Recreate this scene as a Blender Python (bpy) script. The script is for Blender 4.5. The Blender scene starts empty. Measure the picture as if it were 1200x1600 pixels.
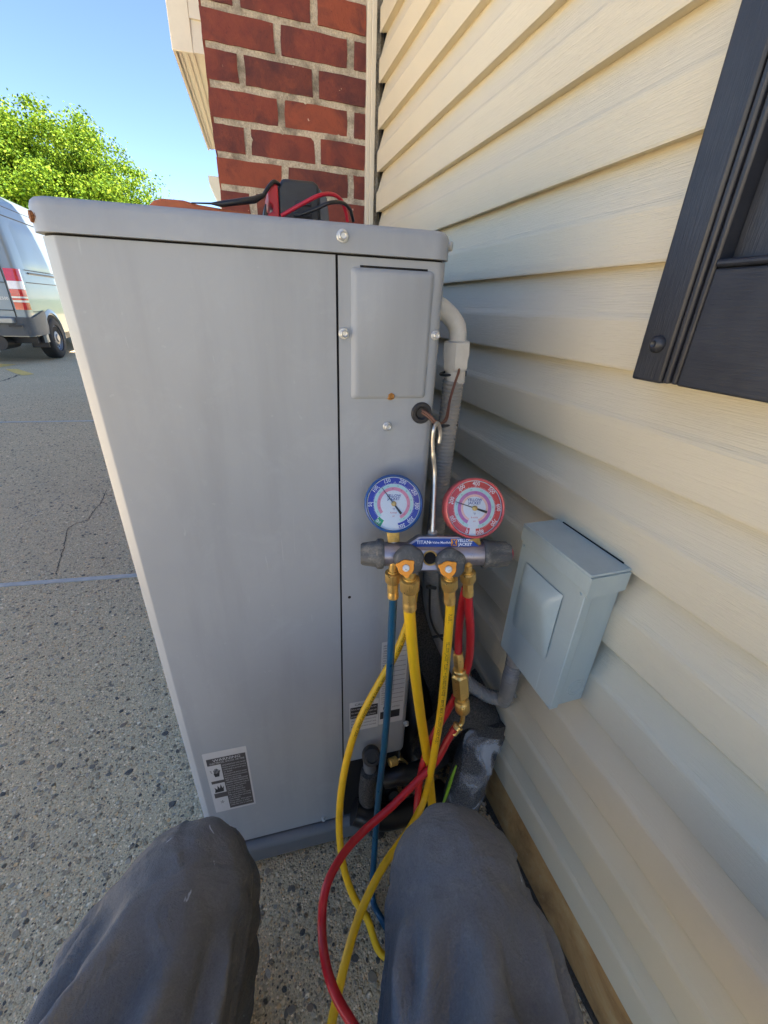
import bpy, bmesh, math, random
from mathutils import Vector, Matrix, noise
sc = bpy.context.scene
rad = math.radians
H = 1.05
# ------------------------------------------------------------------ camera, world, sun, exposure
YAW, PIT, ROL, FPX = -0.3189, -0.4581, -0.0397, 642.0
CM = Matrix.Rotation(YAW, 3, 'Z') @ Matrix.Rotation(PIT, 3, 'X') @ Matrix.Rotation(ROL, 3, 'Y')
cam_d = bpy.data.cameras.new('camera')
cam = bpy.data.objects.new('camera', cam_d)
sc.collection.objects.link(cam)
cam_d.sensor_fit = 'VERTICAL'; cam_d.sensor_height = 24.0; cam_d.lens = FPX/1600*24
cam_d.clip_start = 0.02; cam_d.clip_end = 900
cam.matrix_world = Matrix.Translation((0, 0, H)) @ (CM @ Matrix.Rotation(math.pi/2, 3, 'X')).to_4x4()
sc.camera = cam
SUN_DIR = Vector((0.408, -0.289, 0.866)).normalized()
world = bpy.data.worlds.new('World'); sc.world = world; world.use_nodes = True
wn = world.node_tree.nodes; wl = world.node_tree.links
for n in list(wn): wn.remove(n)
sky = wn.new('ShaderNodeTexSky'); sky.sky_type = 'NISHITA'; sky.sun_disc = False
sky.sun_elevation = math.asin(SUN_DIR.z); sky.sun_rotation = math.atan2(SUN_DIR.x, SUN_DIR.y)
sky.air_density = 1.0; sky.altitude = 3500; sky.dust_density = 0.0; sky.ozone_density = 2.0
bg = wn.new('ShaderNodeBackground'); bg.inputs['Strength'].default_value = 0.055
wo = wn.new('ShaderNodeOutputWorld')
wl.new(sky.outputs[0], bg.inputs[0]); wl.new(bg.outputs[0], wo.inputs[0])
sd = bpy.data.lights.new('sun', 'SUN'); sd.energy = 5.0; sd.angle = rad(0.53); sd.color = (1.0, 0.93, 0.82)
sun = bpy.data.objects.new('sun', sd); sc.collection.objects.link(sun)
sun.rotation_euler = SUN_DIR.to_track_quat('Z', 'Y').to_euler(); sun.location = (4, -4, 8)
vs = sc.view_settings; vs.view_transform = 'Standard'; vs.look = 'None'; vs.gamma = 1; vs.use_curve_mapping = False
vs.exposure = 2.87

# ------------------------------------------------------------------ measuring helpers: a sight line met with a real plane
CP = Vector((0, 0, H))
def ray(x, y): return CM @ Vector(((x-600)/FPX, 1, (800-y)/FPX))
def onz(x, y, z=0.0): d = ray(x, y); return CP + d*((z-CP.z)/d.z)
def onx(x, y, X): d = ray(x, y); return CP + d*((X-CP.x)/d.x)
def ony(x, y, Y): d = ray(x, y); return CP + d*((Y-CP.y)/d.y)
def onpl(x, y, p, n): d = ray(x, y); return CP + d*((Vector(p)-CP).dot(n)/d.dot(n))

# ------------------------------------------------------------------ materials
def rgb(h): 
    h = h.lstrip('#'); c = [int(h[i:i+2], 16)/255 for i in (0, 2, 4)]
    return tuple(((v+0.055)/1.055)**2.4 if v > 0.04045 else v/12.92 for v in c)
class NT:
    def __init__(s, name):
        s.m = bpy.data.materials.new(name); s.m.use_nodes = True; s.t = s.m.node_tree
        s.b = s.t.nodes['Principled BSDF']; s.out = s.t.nodes['Material Output']
    def n(s, typ, **k):
        x = s.t.nodes.new(typ)
        for a, b in k.items():
            if a in x.inputs: x.inputs[a].default_value = b
            else: setattr(x, a, b)
        return x
    def l(s, a, b): s.t.links.new(a, b)
    def coord(s, scale=(1, 1, 1), kind='Object'):
        tc = s.n('ShaderNodeTexCoord'); mp = s.n('ShaderNodeMapping'); mp.inputs['Scale'].default_value = scale
        s.l(tc.outputs[kind], mp.inputs[0]); return mp.outputs[0]
    def noise(s, vec, scale, detail=4, rough=.55, dist=0):
        x = s.n('ShaderNodeTexNoise'); x.inputs['Scale'].default_value = scale; x.inputs['Detail'].default_value = detail
        x.inputs['Roughness'].default_value = rough; x.inputs['Distortion'].default_value = dist
        s.l(vec, x.inputs['Vector']); return x.outputs['Fac']
    def ramp(s, fac, stops):
        r = s.n('ShaderNodeValToRGB'); e = r.color_ramp.elements
        while len(e) < len(stops): e.new(0.5)
        for i, (p, c) in enumerate(stops):
            e[i].position = p; e[i].color = (*c, 1) if len(c) == 3 else c
        s.l(fac, r.inputs[0]); return r.outputs[0]
    def mix(s, fac, a, b, mode='MIX'):
        x = s.n('ShaderNodeMix', data_type='RGBA', blend_type=mode)
        for sock, v in ((x.inputs[0], fac), (x.inputs[6], a), (x.inputs[7], b)):
            if isinstance(v, (int, float)): sock.default_value = v
            elif isinstance(v, tuple): sock.default_value = (*v, 1) if len(v) == 3 else v
            else: s.l(v, sock)
        return x.outputs[2]
    def bump(s, h, strength=.3, dist=.002, prev=None):
        x = s.n('ShaderNodeBump'); x.inputs['Strength'].default_value = strength; x.inputs['Distance'].default_value = dist
        s.l(h, x.inputs['Height'])
        if prev is not None: s.l(prev, x.inputs['Normal'])
        s.l(x.outputs[0], s.b.inputs['Normal']); return x.outputs[0]
    def col(s, c):
        if isinstance(c, tuple): s.b.inputs['Base Color'].default_value = (*c, 1)
        else: s.l(c, s.b.inputs['Base Color'])
    def p(s, **k):
        for a, b in k.items(): s.b.inputs[a.replace('_', ' ')].default_value = b
        return s
def sc3(c, f): return tuple(min(1, max(0, v*f)) for v in c)
def simple(name, c, rough=.5, metal=0, var=.18, scale=60, bump=0, bdist=.0005, grime=None, coat=0):
    t = NT(name); v = t.coord()
    n1 = t.noise(v, scale, 5, .6); n2 = t.noise(v, scale*.13, 3, .5)
    cc = t.ramp(n1, [(.3, sc3(c, 1-var)), (.7, sc3(c, 1+var))])
    cc = t.mix(t.ramp(n2, [(.35, (0, 0, 0)), (.7, (1, 1, 1))]), cc, sc3(c, 1-var*.8))
    if grime:
        g = t.noise(v, scale*.5, 8, .75, .6)
        cc = t.mix(t.ramp(g, [(grime[1], (0, 0, 0)), (grime[1]+.12, (1, 1, 1))]), cc, grime[0])
    t.col(cc); t.p(Roughness=rough, Metallic=metal)
    r = t.n('ShaderNodeMapRange'); r.inputs['To Min'].default_value = max(.02, rough-.1); r.inputs['To Max'].default_value = min(1, rough+.12)
    t.l(n1, r.inputs[0]); t.l(r.outputs[0], t.b.inputs['Roughness'])
    if bump: t.bump(n1, bump, bdist)
    if coat: t.p(Coat_Weight=coat, Coat_Roughness=.05)
    return t.m
M = {}
# painted steel of the outdoor unit: fine orange peel, faint runs and blotches
def paint(name, c, rough=.42):
    t = NT(name); v = t.coord(); vs_ = t.coord((9, 9, 1.1))
    a = t.noise(v, 420, 3, .6); b = t.noise(v, 3.2, 5, .6, .5); r = t.noise(vs_, 2.2, 6, .62)
    cc = t.ramp(b, [(.25, sc3(c, .93)), (.75, sc3(c, 1.05))])
    cc = t.mix(t.ramp(r, [(.46, (0, 0, 0)), (.74, (.8, .8, .8))]), cc, sc3(c, .84))
    sc_n = t.noise(t.coord((60, 60, 4)), 3.0, 2, .5, .8); cc = t.mix(t.ramp(sc_n, [(.735, (0, 0, 0)), (.75, (.35, .35, .35))]), cc, sc3(c, 1.3))
    du = t.noise(v, 14, 7, .7, .6); cc = t.mix(t.ramp(du, [(.54, (0, 0, 0)), (.78, (.4, .4, .4))]), cc, sc3(c, 1.22))
    sp = t.noise(v, 95, 2, .5); cc = t.mix(t.ramp(sp, [(.74, (0, 0, 0)), (.77, (.3, .3, .3))]), cc, sc3(c, 1.2))
    t.col(cc); t.l(t.ramp(b, [(.2, (rough-.05,)*3), (.8, (rough+.1,)*3)]), t.b.inputs['Roughness'])
    wv = t.noise(t.coord((1, 1, .35)), 2.6, 2, .4); b1 = t.bump(wv, .35, .012); t.bump(a, .12, .0004, b1)
    return t.m
M['unit'] = paint('unit_grey_paint', (.300, .327, .362))
M['pan'] = paint('pan_grey_paint', (.15, .155, .165), .5)
M['box'] = paint('box_grey_paint', (.40, .465, .455), .36)
# vinyl siding with stretched wood grain
t = NT('vinyl_siding'); v = t.coord(); g = t.coord((1, 2.4, 95)); 
n1 = t.noise(g, 9, 5, .62, .35); n2 = t.noise(v, 2.0, 4, .5); n3 = t.noise(v, 26, 4, .6)
cc = t.ramp(n2, [(.3, (.60, .54, .405)), (.7, (.66, .60, .46))]); cc = t.mix(t.ramp(n3, [(.6, (0, 0, 0)), (.8, (.14, .14, .14))]), cc, (.50, .43, .31))
t.col(cc); t.p(Roughness=.48); t.bump(n1, .8, .0016); M['vinyl'] = t.m
M['trim'] = simple('cream_trim', (.60, .55, .45), .45, var=.06, scale=30)
M['soffit'] = simple('white_soffit', (.68, .66, .56), .5, var=.06, scale=20)
# brick: colour per brick
t = NT('red_brick'); oi = t.n('ShaderNodeObjectInfo'); tc = t.n('ShaderNodeTexCoord')
off = t.n('ShaderNodeVectorMath', operation='MULTIPLY_ADD'); t.l(oi.outputs['Random'], off.inputs[0]); off.inputs[1].default_value = (31, 17, 23); t.l(tc.outputs['Object'], off.inputs[2])
v = off.outputs[0]
base = t.ramp(oi.outputs['Random'], [(0, (.062, .018, .020)), (.22, (.115, .024, .022)), (.40, (.17, .034, .024)), (.55, (.070, .019, .023)), (.75, (.24, .055, .028)), (.88, (.10, .022, .022)), (1, (.16, .033, .026))])
n1 = t.noise(v, 24, 7, .68, .4); n2 = t.noise(v, 190, 4, .6); n3 = t.noise(v, 9, 4, .6, 1.0)
cc = t.mix(t.ramp(n1, [(.35, (0, 0, 0)), (.75, (.75, .75, .75))]), base, (.24, .058, .032))
cc = t.mix(t.ramp(n3, [(.48, (0, 0, 0)), (.72, (.85, .85, .85))]), cc, (.06, .018, .022))
cc = t.mix(t.ramp(n2, [(.62, (0, 0, 0)), (.72, (.6, .6, .6))]), cc, (.06, .018, .02))
ch = t.noise(v, 75, 2, .4, .2); cc = t.mix(t.ramp(ch, [(.765, (0, 0, 0)), (.775, (.9, .9, .9))]), cc, (.5, .36, .28))
t.col(cc); t.p(Roughness=.82); b1 = t.bump(n2, .55, .0016); t.bump(n1, .4, .003, b1); M['brick'] = t.m
t = NT('mortar'); v = t.coord(); n1 = t.noise(v, 210, 5, .7); n2 = t.noise(v, 14, 5, .65)
cc = t.ramp(n1, [(.3, (.32, .28, .22)), (.7, (.64, .57, .46))]); cc = t.mix(t.ramp(n2, [(.46, (0, 0, 0)), (.66, (.85, .85, .85))]), cc, (.13, .11, .085))
t.col(cc); t.p(Roughness=.95); t.bump(n1, .9, .004); M['mortar'] = t.m
# exposed-aggregate concrete
t = NT('aggregate_concrete'); v = t.coord()
def vor(scale, feat='F1', rnd=1):
    x = t.n('ShaderNodeTexVoronoi', feature=feat); x.inputs['Scale'].default_value = scale; x.inputs['Randomness'].default_value = rnd
    t.l(v, x.inputs['Vector']); return x
va = vor(88); vb = vor(240)
sepa = t.n('ShaderNodeSeparateColor'); t.l(va.outputs['Color'], sepa.inputs[0]); sepb = t.n('ShaderNodeSeparateColor'); t.l(vb.outputs['Color'], sepb.inputs[0])
stone = [(0, (.06, .055, .05)), (.07, (.2, .17, .14)), (.12, (.34, .28, .2)), (.25, (.56, .47, .32)), (.40, (.26, .22, .17)), (.60, (.72, .60, .41)), (.76, (.44, .40, .33)), (.90, (.64, .44, .24)), (.955, (.85, .74, .56)), (1, (.85, .76, .6))]
ca = t.ramp(sepa.outputs[0], stone); cb = t.ramp(sepb.outputs[0], stone)
ma = t.ramp(va.outputs['Distance'], [(.30, (1, 1, 1)), (.52, (0, 0, 0))]); mb_ = t.ramp(vb.outputs['Distance'], [(.34, (1, 1, 1)), (.62, (0, 0, 0))])
cem = t.ramp(t.noise(v, 300, 4, .7), [(.3, (.30, .25, .175)), (.7, (.66, .56, .40))])
cc = t.mix(mb_, cem, cb); pick = t.ramp(sepa.outputs[1], [(.50, (0, 0, 0)), (.53, (1, 1, 1))])
mm = t.mix(1.0, ma, pick, 'MULTIPLY'); cc = t.mix(mm, cc, ca)
big = t.noise(v, 1.3, 6, .6, .3); cc = t.mix(t.ramp(big, [(.35, (0, 0, 0)), (.75, (.35, .35, .35))]), cc, (.34, .285, .21))
cc = t.mix(1.0, cc, (1.0, .945, .84), 'MULTIPLY')
hs = t.n('ShaderNodeBrightContrast'); t.l(cc, hs.inputs[0]); hs.inputs['Bright'].default_value = .10; hs.inputs['Contrast'].default_value = .26; cc = hs.outputs[0]
t.col(cc); t.p(Roughness=.85)
b1 = t.bump(mb_, .7, .0025); t.bump(mm, .9, .004, b1); M['concrete'] = t.m
t = NT('pebbles'); ge = t.n('ShaderNodeNewGeometry'); v = t.coord()
cc = t.ramp(ge.outputs['Random Per Island'], [(0, (.03, .03, .032)), (.20, (.06, .058, .06)), (.30, (.13, .12, .11)), (.50, (.30, .26, .2)), (.62, (.24, .21, .17)), (.76, (.30, .29, .27)), (.88, (.36, .27, .17)), (.95, (.52, .50, .47)), (1, (.2, .13, .08))])
n = t.noise(v, 260, 4, .6); cc = t.mix(t.ramp(n, [(.35, (0, 0, 0)), (.7, (.5, .5, .5))]), cc, (.24, .22, .19)); cc = t.mix(1.0, cc, (1.0, .94, .82), 'MULTIPLY'); t.col(cc); t.p(Roughness=.7); t.bump(n, .4, .001); M['pebble'] = t.m
M['strip'] = simple('joint_metal', (.46, .44, .40), .6, .0, var=.2, scale=20, bump=.3, grime=((.22, .2, .17), .58))
M['crack'] = simple('crack_dirt', (.035, .03, .025), .95)
M['yellow_patch'] = simple('patch_yellow', (.72, .50, .14), .7, var=.12, scale=30, grime=((.3, .26, .2), .66))
t = NT('stained_base'); v = t.coord(); n1 = t.noise(v, 9, 7, .7, .5); n2 = t.noise(v, 120, 5, .7)
cc = t.ramp(n1, [(.3, (.22, .105, .035)), (.5, (.44, .24, .085)), (.72, (.54, .36, .16))]); cc = t.mix(t.ramp(n2, [(.6, (0, 0, 0)), (.75, (.7, .7, .7))]), cc, (.42, .35, .23))
t.col(cc); t.p(Roughness=.85); t.bump(n2, .5, .002); M['base'] = t.m
M['dirt'] = simple('dirt', (.075, .06, .045), .98, var=.5, scale=220, bump=1, bdist=.006)
M['grass'] = simple('grass', (.06, .13, .02), .9, var=.4, scale=8, bump=.5, bdist=.05)
# metals, rubbers
t = None
M['zinc'] = simple('zinc_screw', (.55, .56, .56), .38, .7, var=.15, scale=300)
M['rust'] = simple('rusty_screw', (.22, .085, .03), .85, .1, var=.5, scale=500, bump=.6)
M['rustyellow'] = simple('rust_yellow_screw', (.42, .20, .05), .7, .3, var=.35, scale=500, bump=.5)
M['black'] = simple('black_plastic', (.018, .018, .021), .5, var=.3, scale=120, bump=.1)
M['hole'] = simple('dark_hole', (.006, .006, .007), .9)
M['shutter'] = None
t = NT('shutter_black'); g = t.coord((1, 90, 6)); v = t.coord(); g2 = t.coord((1, 5, 75)); n1 = t.noise(g, 6, 5, .62, .4); n2 = t.noise(v, 30, 4, .6)
t.col(t.ramp(n2, [(.3, (.017, .019, .025)), (.7, (.027, .030, .038))])); t.p(Roughness=.42); t.bump(n1, .5, .0011); M['shutter'] = t.m
t = NT('shutter_black_rail'); g = t.coord((1, 5, 80)); v = t.coord(); n1 = t.noise(g, 7, 5, .62, .9); n2 = t.noise(v, 30, 4, .6)
t.col(t.ramp(n2, [(.3, (.017, .019, .025)), (.7, (.027, .030, .038))])); t.p(Roughness=.45); t.bump(n1, .6, .0012); M['shutter_rail'] = t.m
M['brass'] = simple('brass', (.86, .58, .20), .30, .85, var=.12, scale=220, bump=.05, grime=((.45, .27, .08), .72))
M['brass_dull'] = simple('dull_brass', (.60, .42, .14), .42, .7, var=.25, scale=220, bump=.1)
M['steel'] = simple('hook_steel', (.60, .58, .54), .34, .9, var=.12, scale=120)
M['alu'] = simple('manifold_aluminium', (.30, .285, .33), .36, .75, var=.16, scale=90, grime=((.10, .085, .09), .60))
M['knob'] = simple('grey_rubber_knob', (.085, .088, .09), .72, var=.3, scale=70, bump=.25, grime=((.19, .18, .16), .55))
M['orange'] = simple('orange_insert', (.80, .30, .015), .45, var=.15, scale=150, grime=((.25, .10, .02), .66))
M['redcap'] = simple('red_cap', (.45, .04, .05), .5)
M['blue_rim'] = simple('gauge_blue', (.012, .075, .27), .38, coat=.3, var=.1)
M['red_rim'] = simple('gauge_red', (.50, .085, .095), .4, coat=.3, var=.15, scale=120, grime=((.6, .25, .22), .60))
M['dial_white'] = simple('dial_white', (.74, .80, .86), .5, var=.03)
M['dial_blue'] = simple('dial_blue', (.003, .022, .40), .45, var=.08)
M['dial_red'] = simple('dial_red', (.62, .035, .04), .45, var=.1)
M['dial_pink'] = simple('dial_pink', (.78, .28, .38), .5, var=.05)
M['dial_purple'] = simple('dial_purple', (.48, .17, .47), .5, var=.05)
M['dial_mint'] = simple('dial_mint', (.50, .76, .74), .5, var=.05)
M['dial_peach'] = simple('dial_peach', (.85, .55, .48), .5, var=.05)
M['green'] = simple('dial_green', (.0, .34, .12), .5)
M['ink_white'] = simple('ink_white', (.85, .87, .9), .6, var=.02)
M['ink_black'] = simple('ink_black', (.02, .02, .025), .6)
M['ink_blue'] = simple('ink_blue', (.01, .06, .32), .6)
M['ink_green'] = simple('ink_green', (.05, .35, .25), .6)
M['ink_red'] = simple('ink_red', (.55, .05, .08), .6)
M['label'] = simple('sticker_silver', (.50, .51, .53), .5, var=.06, scale=90)
M['label_dark'] = simple('sticker_ink', (.065, .062, .065), .55, var=.2, scale=200)
M['hose_yellow'] = simple('hose_yellow', (.78, .46, .010), .42, var=.08, scale=60, grime=((.42, .25, .02), .68))
M['hose_blue'] = simple('hose_blue', (.006, .075, .15), .30, var=.15, scale=60, coat=.25)
M['hose_red'] = simple('hose_red', (.50, .014, .022), .36, var=.14, scale=60, grime=((.45, .10, .09), .64))
M['conduit'] = simple('conduit_grey', (.24, .235, .225), .5, var=.15, scale=90, bump=.15, grime=((.33, .31, .28), .6))
M['elbow'] = simple('elbow_pale', (.50, .49, .46), .55, var=.15, scale=50, bump=.2, grime=((.22, .2, .17), .64))
M['wire'] = simple('brown_wire', (.115, .045, .03), .5, var=.2)
t = NT('foam_insulation'); v = t.coord(); n1 = t.noise(v, 330, 4, .75); n2 = t.noise(v, 9, 4, .6)
cc = t.ramp(n1, [(.38, (.022, .021, .020)), (.72, (.16, .15, .14))]); cc = t.mix(t.ramp(n2, [(.4, (0, 0, 0)), (.8, (.5, .5, .5))]), cc, (.045, .042, .04)); t.col(cc); t.p(Roughness=.95); t.bump(n1, 1, .004); M['foam'] = t.m
M['tape'] = simple('black_tape', (.012, .012, .014), .36, var=.3, scale=60, bump=.35, bdist=.002)
t = NT('clear_film'); v = t.coord(); n1 = t.noise(v, 13, 4, .5, 1.2)
t.col((.85, .9, 1)); t.p(Roughness=.12, IOR=1.45); t.bump(n1, .8, .005)
tr = t.n('ShaderNodeBsdfTransparent'); mx = t.n('ShaderNodeMixShader'); t.l(t.ramp(n1, [(.48, (.04,)*3), (.60, (.40,)*3)]), mx.inputs[0]); t.l(tr.outputs[0], mx.inputs[1]); t.l(t.b.outputs[0], mx.inputs[2]); t.l(mx.outputs[0], t.out.inputs[0]); M['film'] = t.m
M['leafgreen'] = simple('green_wire', (.22, .42, .02), .5, var=.15)
M['bluelever'] = simple('blue_lever', (.01, .03, .30), .4)
# cloth
t = NT('grey_work_trousers'); v = t.coord(); n1 = t.noise(v, 5, 6, .65, .4); n2 = t.noise(v, 520, 3, .7); n3 = t.noise(v, 42, 6, .7, .5)
ge = t.n('ShaderNodeNewGeometry')
cc = t.ramp(n1, [(.28, (.044, .048, .056)), (.72, (.135, .142, .154))])
cc = t.mix(t.ramp(n3, [(.52, (0, 0, 0)), (.80, (.6, .6, .6))]), cc, (.20, .20, .20))
cc = t.mix(t.ramp(n2, [(.3, (.0, .0, .0)), (.7, (.6, .6, .6))]), cc, (.045, .046, .056))
va = t.n('ShaderNodeAttribute', attribute_name='dust'); cc = t.mix(va.outputs['Fac'], cc, (.27, .265, .26))
sp = t.noise(t.coord((1.3, .7, 1)), 34, 3, .6, 1.2); cc = t.mix(t.ramp(sp, [(.70, (0, 0, 0)), (.73, (.75, .75, .75))]), cc, (.42, .46, .52))
t.col(cc); t.p(Roughness=.92); t.p(Sheen_Weight=.0)
wv = t.n('ShaderNodeTexWave', wave_type='BANDS', bands_direction='DIAGONAL'); wv.inputs['Scale'].default_value = 420; t.l(v, wv.inputs['Vector'])
b1 = t.bump(wv.outputs['Fac'], .12, .0005); b2 = t.bump(n2, .6, .0014, b1); b3 = t.bump(n3, .6, .005, b2); t.bump(t.noise(v, 15, 4, .5, 1.5), .7, .012, b3); M['cloth'] = t.m
M['boot'] = simple('brown_boot', (.09, .05, .028), .7, var=.3, bump=.4)
M['sole'] = simple('boot_sole', (.03, .028, .025), .8)
# van
M['van'] = simple('van_silver_paint', (.19, .225, .25), .34, .25, var=.04, scale=3, coat=.45)
M['van_plastic'] = simple('van_bumper', (.085, .095, .105), .55, var=.15)
M['van_dark'] = simple('van_seam', (.02, .022, .025), .6)
M['tyre'] = simple('tyre', (.018, .018, .019), .8, var=.3, bump=.3)
M['rim'] = simple('wheel_steel', (.22, .23, .25), .4, .5)
M['lamp_red'] = simple('lamp_red', (.55, .012, .02), .15, coat=1, var=.2, scale=90)
M['lamp_clear'] = simple('lamp_clear', (.75, .72, .72), .15, coat=1, var=.12, scale=120)
M['glass'] = simple('dark_glass', (.03, .04, .05), .06, coat=1)
M['meter_red'] = simple('meter_red', (.42, .015, .025), .45, var=.15)
M['meter_black'] = simple('meter_black', (.022, .026, .034), .42, var=.3, scale=80, bump=.1)
M['meter_grey'] = simple('meter_grey', (.12, .125, .13), .6, var=.2)
M['orange_case'] = simple('orange_rubber', (.46, .125, .045), .6, var=.2, scale=60, bump=.15)
M['lead_red'] = simple('lead_red', (.5, .01, .03), .35); M['lead_black'] = simple('lead_black', (.012, .012, .014), .35)
M['bark'] = simple('bark', (.09, .07, .055), .9, var=.4, scale=10, bump=.8, bdist=.03)
t = NT('spring_leaves'); oi = t.n('ShaderNodeNewGeometry')
cc = t.ramp(oi.outputs['Random Per Island'], [(0, (.025, .07, .008)), (.4, (.10, .18, .012)), (.8, (.17, .26, .016)), (1, (.24, .30, .03))]); t.col(cc); t.p(Roughness=.75); t.b.inputs['Specular IOR Level'].default_value = .2
tl = t.n('ShaderNodeBsdfTranslucent'); t.l(cc, tl.inputs[0]); mx = t.n('ShaderNodeMixShader'); mx.inputs[0].default_value = .35
t.l(t.b.outputs[0], mx.inputs[1]); t.l(tl.outputs[0], mx.inputs[2]); t.l(mx.outputs[0], t.out.inputs[0]); M['leaf'] = t.m
M['roof'] = simple('roof_shingle', (.10, .09, .085), .9, var=.3, scale=12, bump=.5)

# ------------------------------------------------------------------ mesh helpers (all vertices in world space unless said)
class MB:
    def __init__(s): s.v = []; s.f = []
    def add(s, vs, fs):
        o = len(s.v); s.v += [Vector(a) for a in vs]; s.f += [tuple(i+o for i in f) for f in fs]; return s
    def box(s, a, b, Mx=None):
        x0, y0, z0 = a; x1, y1, z1 = b
        vs = [Vector(p) for p in ((x0, y0, z0), (x1, y0, z0), (x1, y1, z0), (x0, y1, z0), (x0, y0, z1), (x1, y0, z1), (x1, y1, z1), (x0, y1, z1))]
        if Mx: vs = [Mx @ p for p in vs]
        return s.add(vs, [(0, 3, 2, 1), (4, 5, 6, 7), (0, 1, 5, 4), (1, 2, 6, 5), (2, 3, 7, 6), (3, 0, 4, 7)])
    def prism(s, pts, Mx, d0, d1):   # pts 2D in Mx's xy plane, extruded along its z
        n = len(pts); vs = [Mx @ Vector((x, y, d0)) for x, y in pts] + [Mx @ Vector((x, y, d1)) for x, y in pts]
        return s.add(vs, [tuple(range(n))[::-1], tuple(range(n, 2*n))] + [(i, (i+1) % n, n+(i+1) % n, n+i) for i in range(n)])
    def flat(s, pts, Mx, d=0): return s.add([Mx @ Vector((x, y, d)) for x, y in pts], [tuple(range(len(pts)))])
    def lathe(s, prof, Mx, n=24, caps=True, arc=None):  # prof: (r, z)
        vs = []; fs = []
        for r, z in prof:
            for i in range(n):
                a = 2*math.pi*i/n; rr = r if not callable(r) else r(a); vs.append(Mx @ Vector((rr*math.cos(a), rr*math.sin(a), z)))
        for k in range(len(prof)-1):
            for i in range(n):
                j = (i+1) % n; fs.append((k*n+i, k*n+j, (k+1)*n+j, (k+1)*n+i))
        if caps: fs.append(tuple(range(n))[::-1]); fs.append(tuple(range((len(prof)-1)*n, len(prof)*n)))
        return s.add(vs, fs)
    def tube(s, path, r, n=14, caps=True):
        path = [Vector(p) for p in path]; fr = frames(path); vs = []; fs = []; L = len(path)
        for k, (p, (T, N, B)) in enumerate(zip(path, fr)):
            rr = r(k/(L-1)) if callable(r) else (r[k] if isinstance(r, (list, tuple)) else r)
            for i in range(n):
                a = 2*math.pi*i/n; vs.append(p + (N*math.cos(a)+B*math.sin(a))*rr)
        for k in range(L-1):
            for i in range(n):
                j = (i+1) % n; fs.append((k*n+i, k*n+j, (k+1)*n+j, (k+1)*n+i))
        if caps: fs.append(tuple(range(n))[::-1]); fs.append(tuple(range((L-1)*n, L*n)))
        return s.add(vs, fs)
def frames(path):
    L = len(path); T = [(path[min(i+1, L-1)]-path[max(i-1, 0)]).normalized() for i in range(L)]
    up = Vector((0, -1, 0)); N = (up-T[0]*up.dot(T[0]))
    if N.length < .05: N = Vector((1, 0, 0))-T[0]*T[0].x
    N.normalize(); out = []
    for i in range(L):
        N = (N-T[i]*N.dot(T[i])).normalized(); out.append((T[i], N, T[i].cross(N)))
    return out
def spline(pts, per=10):
    pts = [Vector(p) for p in pts]; P = [pts[0]*2-pts[1]] + pts + [pts[-1]*2-pts[-2]]; out = []
    for i in range(1, len(P)-2):
        a, b, c, d = P[i-1:i+3]
        for k in range(per):
            u = k/per; out.append(.5*((2*b)+(c-a)*u+(2*a-5*b+4*c-d)*u*u+(3*b-a-3*c+d)*u**3))
    out.append(pts[-1]); return out
def axes(o, z, x=None):  # matrix with origin o, local z along z, x approx x
    z = Vector(z).normalized(); x = Vector(x) if x is not None else (Vector((1, 0, 0)) if abs(z.x) < .9 else Vector((0, 1, 0)))
    x = (x-z*x.dot(z)).normalized(); y = z.cross(x)
    m = Matrix((x, y, z)).transposed().to_4x4(); m.translation = Vector(o); return m
WM = {}
def thing(name, label, cat, loc=(0, 0, 0), rz=0, group=None, kind=None):
    o = bpy.data.objects.new(name, None); sc.collection.objects.link(o); o.empty_display_size = .1
    o.location = loc; o.rotation_euler = (0, 0, rz); WM[o.name] = Matrix.Translation(loc) @ Matrix.Rotation(rz, 4, 'Z')
    meta(o, label, cat, group, kind); return o
def meta(o, label=None, cat=None, group=None, kind=None):
    if label: o['label'] = label
    if cat: o['category'] = cat
    if group: o['group'] = group
    if kind: o['kind'] = kind
    return o
def finish(me, mat, smooth, angle):
    me.materials.append(mat)
    if smooth:
        me.shade_smooth(); me.set_sharp_from_angle(angle=rad(angle))
def part(name, mb, mat, parent=None, label=None, smooth=True, angle=40, bevel=0, seg=2, kind=None, cat=None, group=None, origin=None):
    W = WM[parent.name] if parent else Matrix.Translation(origin or (0, 0, 0)); Wi = W.inverted()
    me = bpy.data.meshes.new(name); me.from_pydata([tuple(Wi @ p) for p in mb.v], [], mb.f); me.validate(); me.update()
    finish(me, mat if not isinstance(mat, str) else M[mat], smooth, angle)
    o = bpy.data.objects.new(name, me); sc.collection.objects.link(o)
    if parent: o.parent = parent
    elif origin: o.location = origin
    WM[o.name] = W; meta(o, label, cat, group, kind)
    if bevel:
        b = o.modifiers.new('bevel', 'BEVEL'); b.width = bevel; b.segments = seg; b.limit_method = 'ANGLE'; b.angle_limit = rad(35)
    return o
_tc = {}
def text2d(s, size, bold=0.0):
    k = (s, bold)
    if k not in _tc:
        c = bpy.data.curves.new('lettering', 'FONT'); c.body = s; c.size = 1; c.align_x = 'CENTER'; c.align_y = 'CENTER'; c.resolution_u = 2; c.offset = bold
        o = bpy.data.objects.new('lettering', c); sc.collection.objects.link(o); bpy.context.view_layer.update()
        me = bpy.data.meshes.new_from_object(o.evaluated_get(bpy.context.evaluated_depsgraph_get()))
        _tc[k] = ([(v.co.x, v.co.y) for v in me.vertices], [tuple(p.vertices) for p in me.polygons])
        bpy.data.objects.remove(o); bpy.data.curves.remove(c); bpy.data.meshes.remove(me)
    v, f = _tc[k]; return [(x*size, y*size) for x, y in v], f
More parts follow.
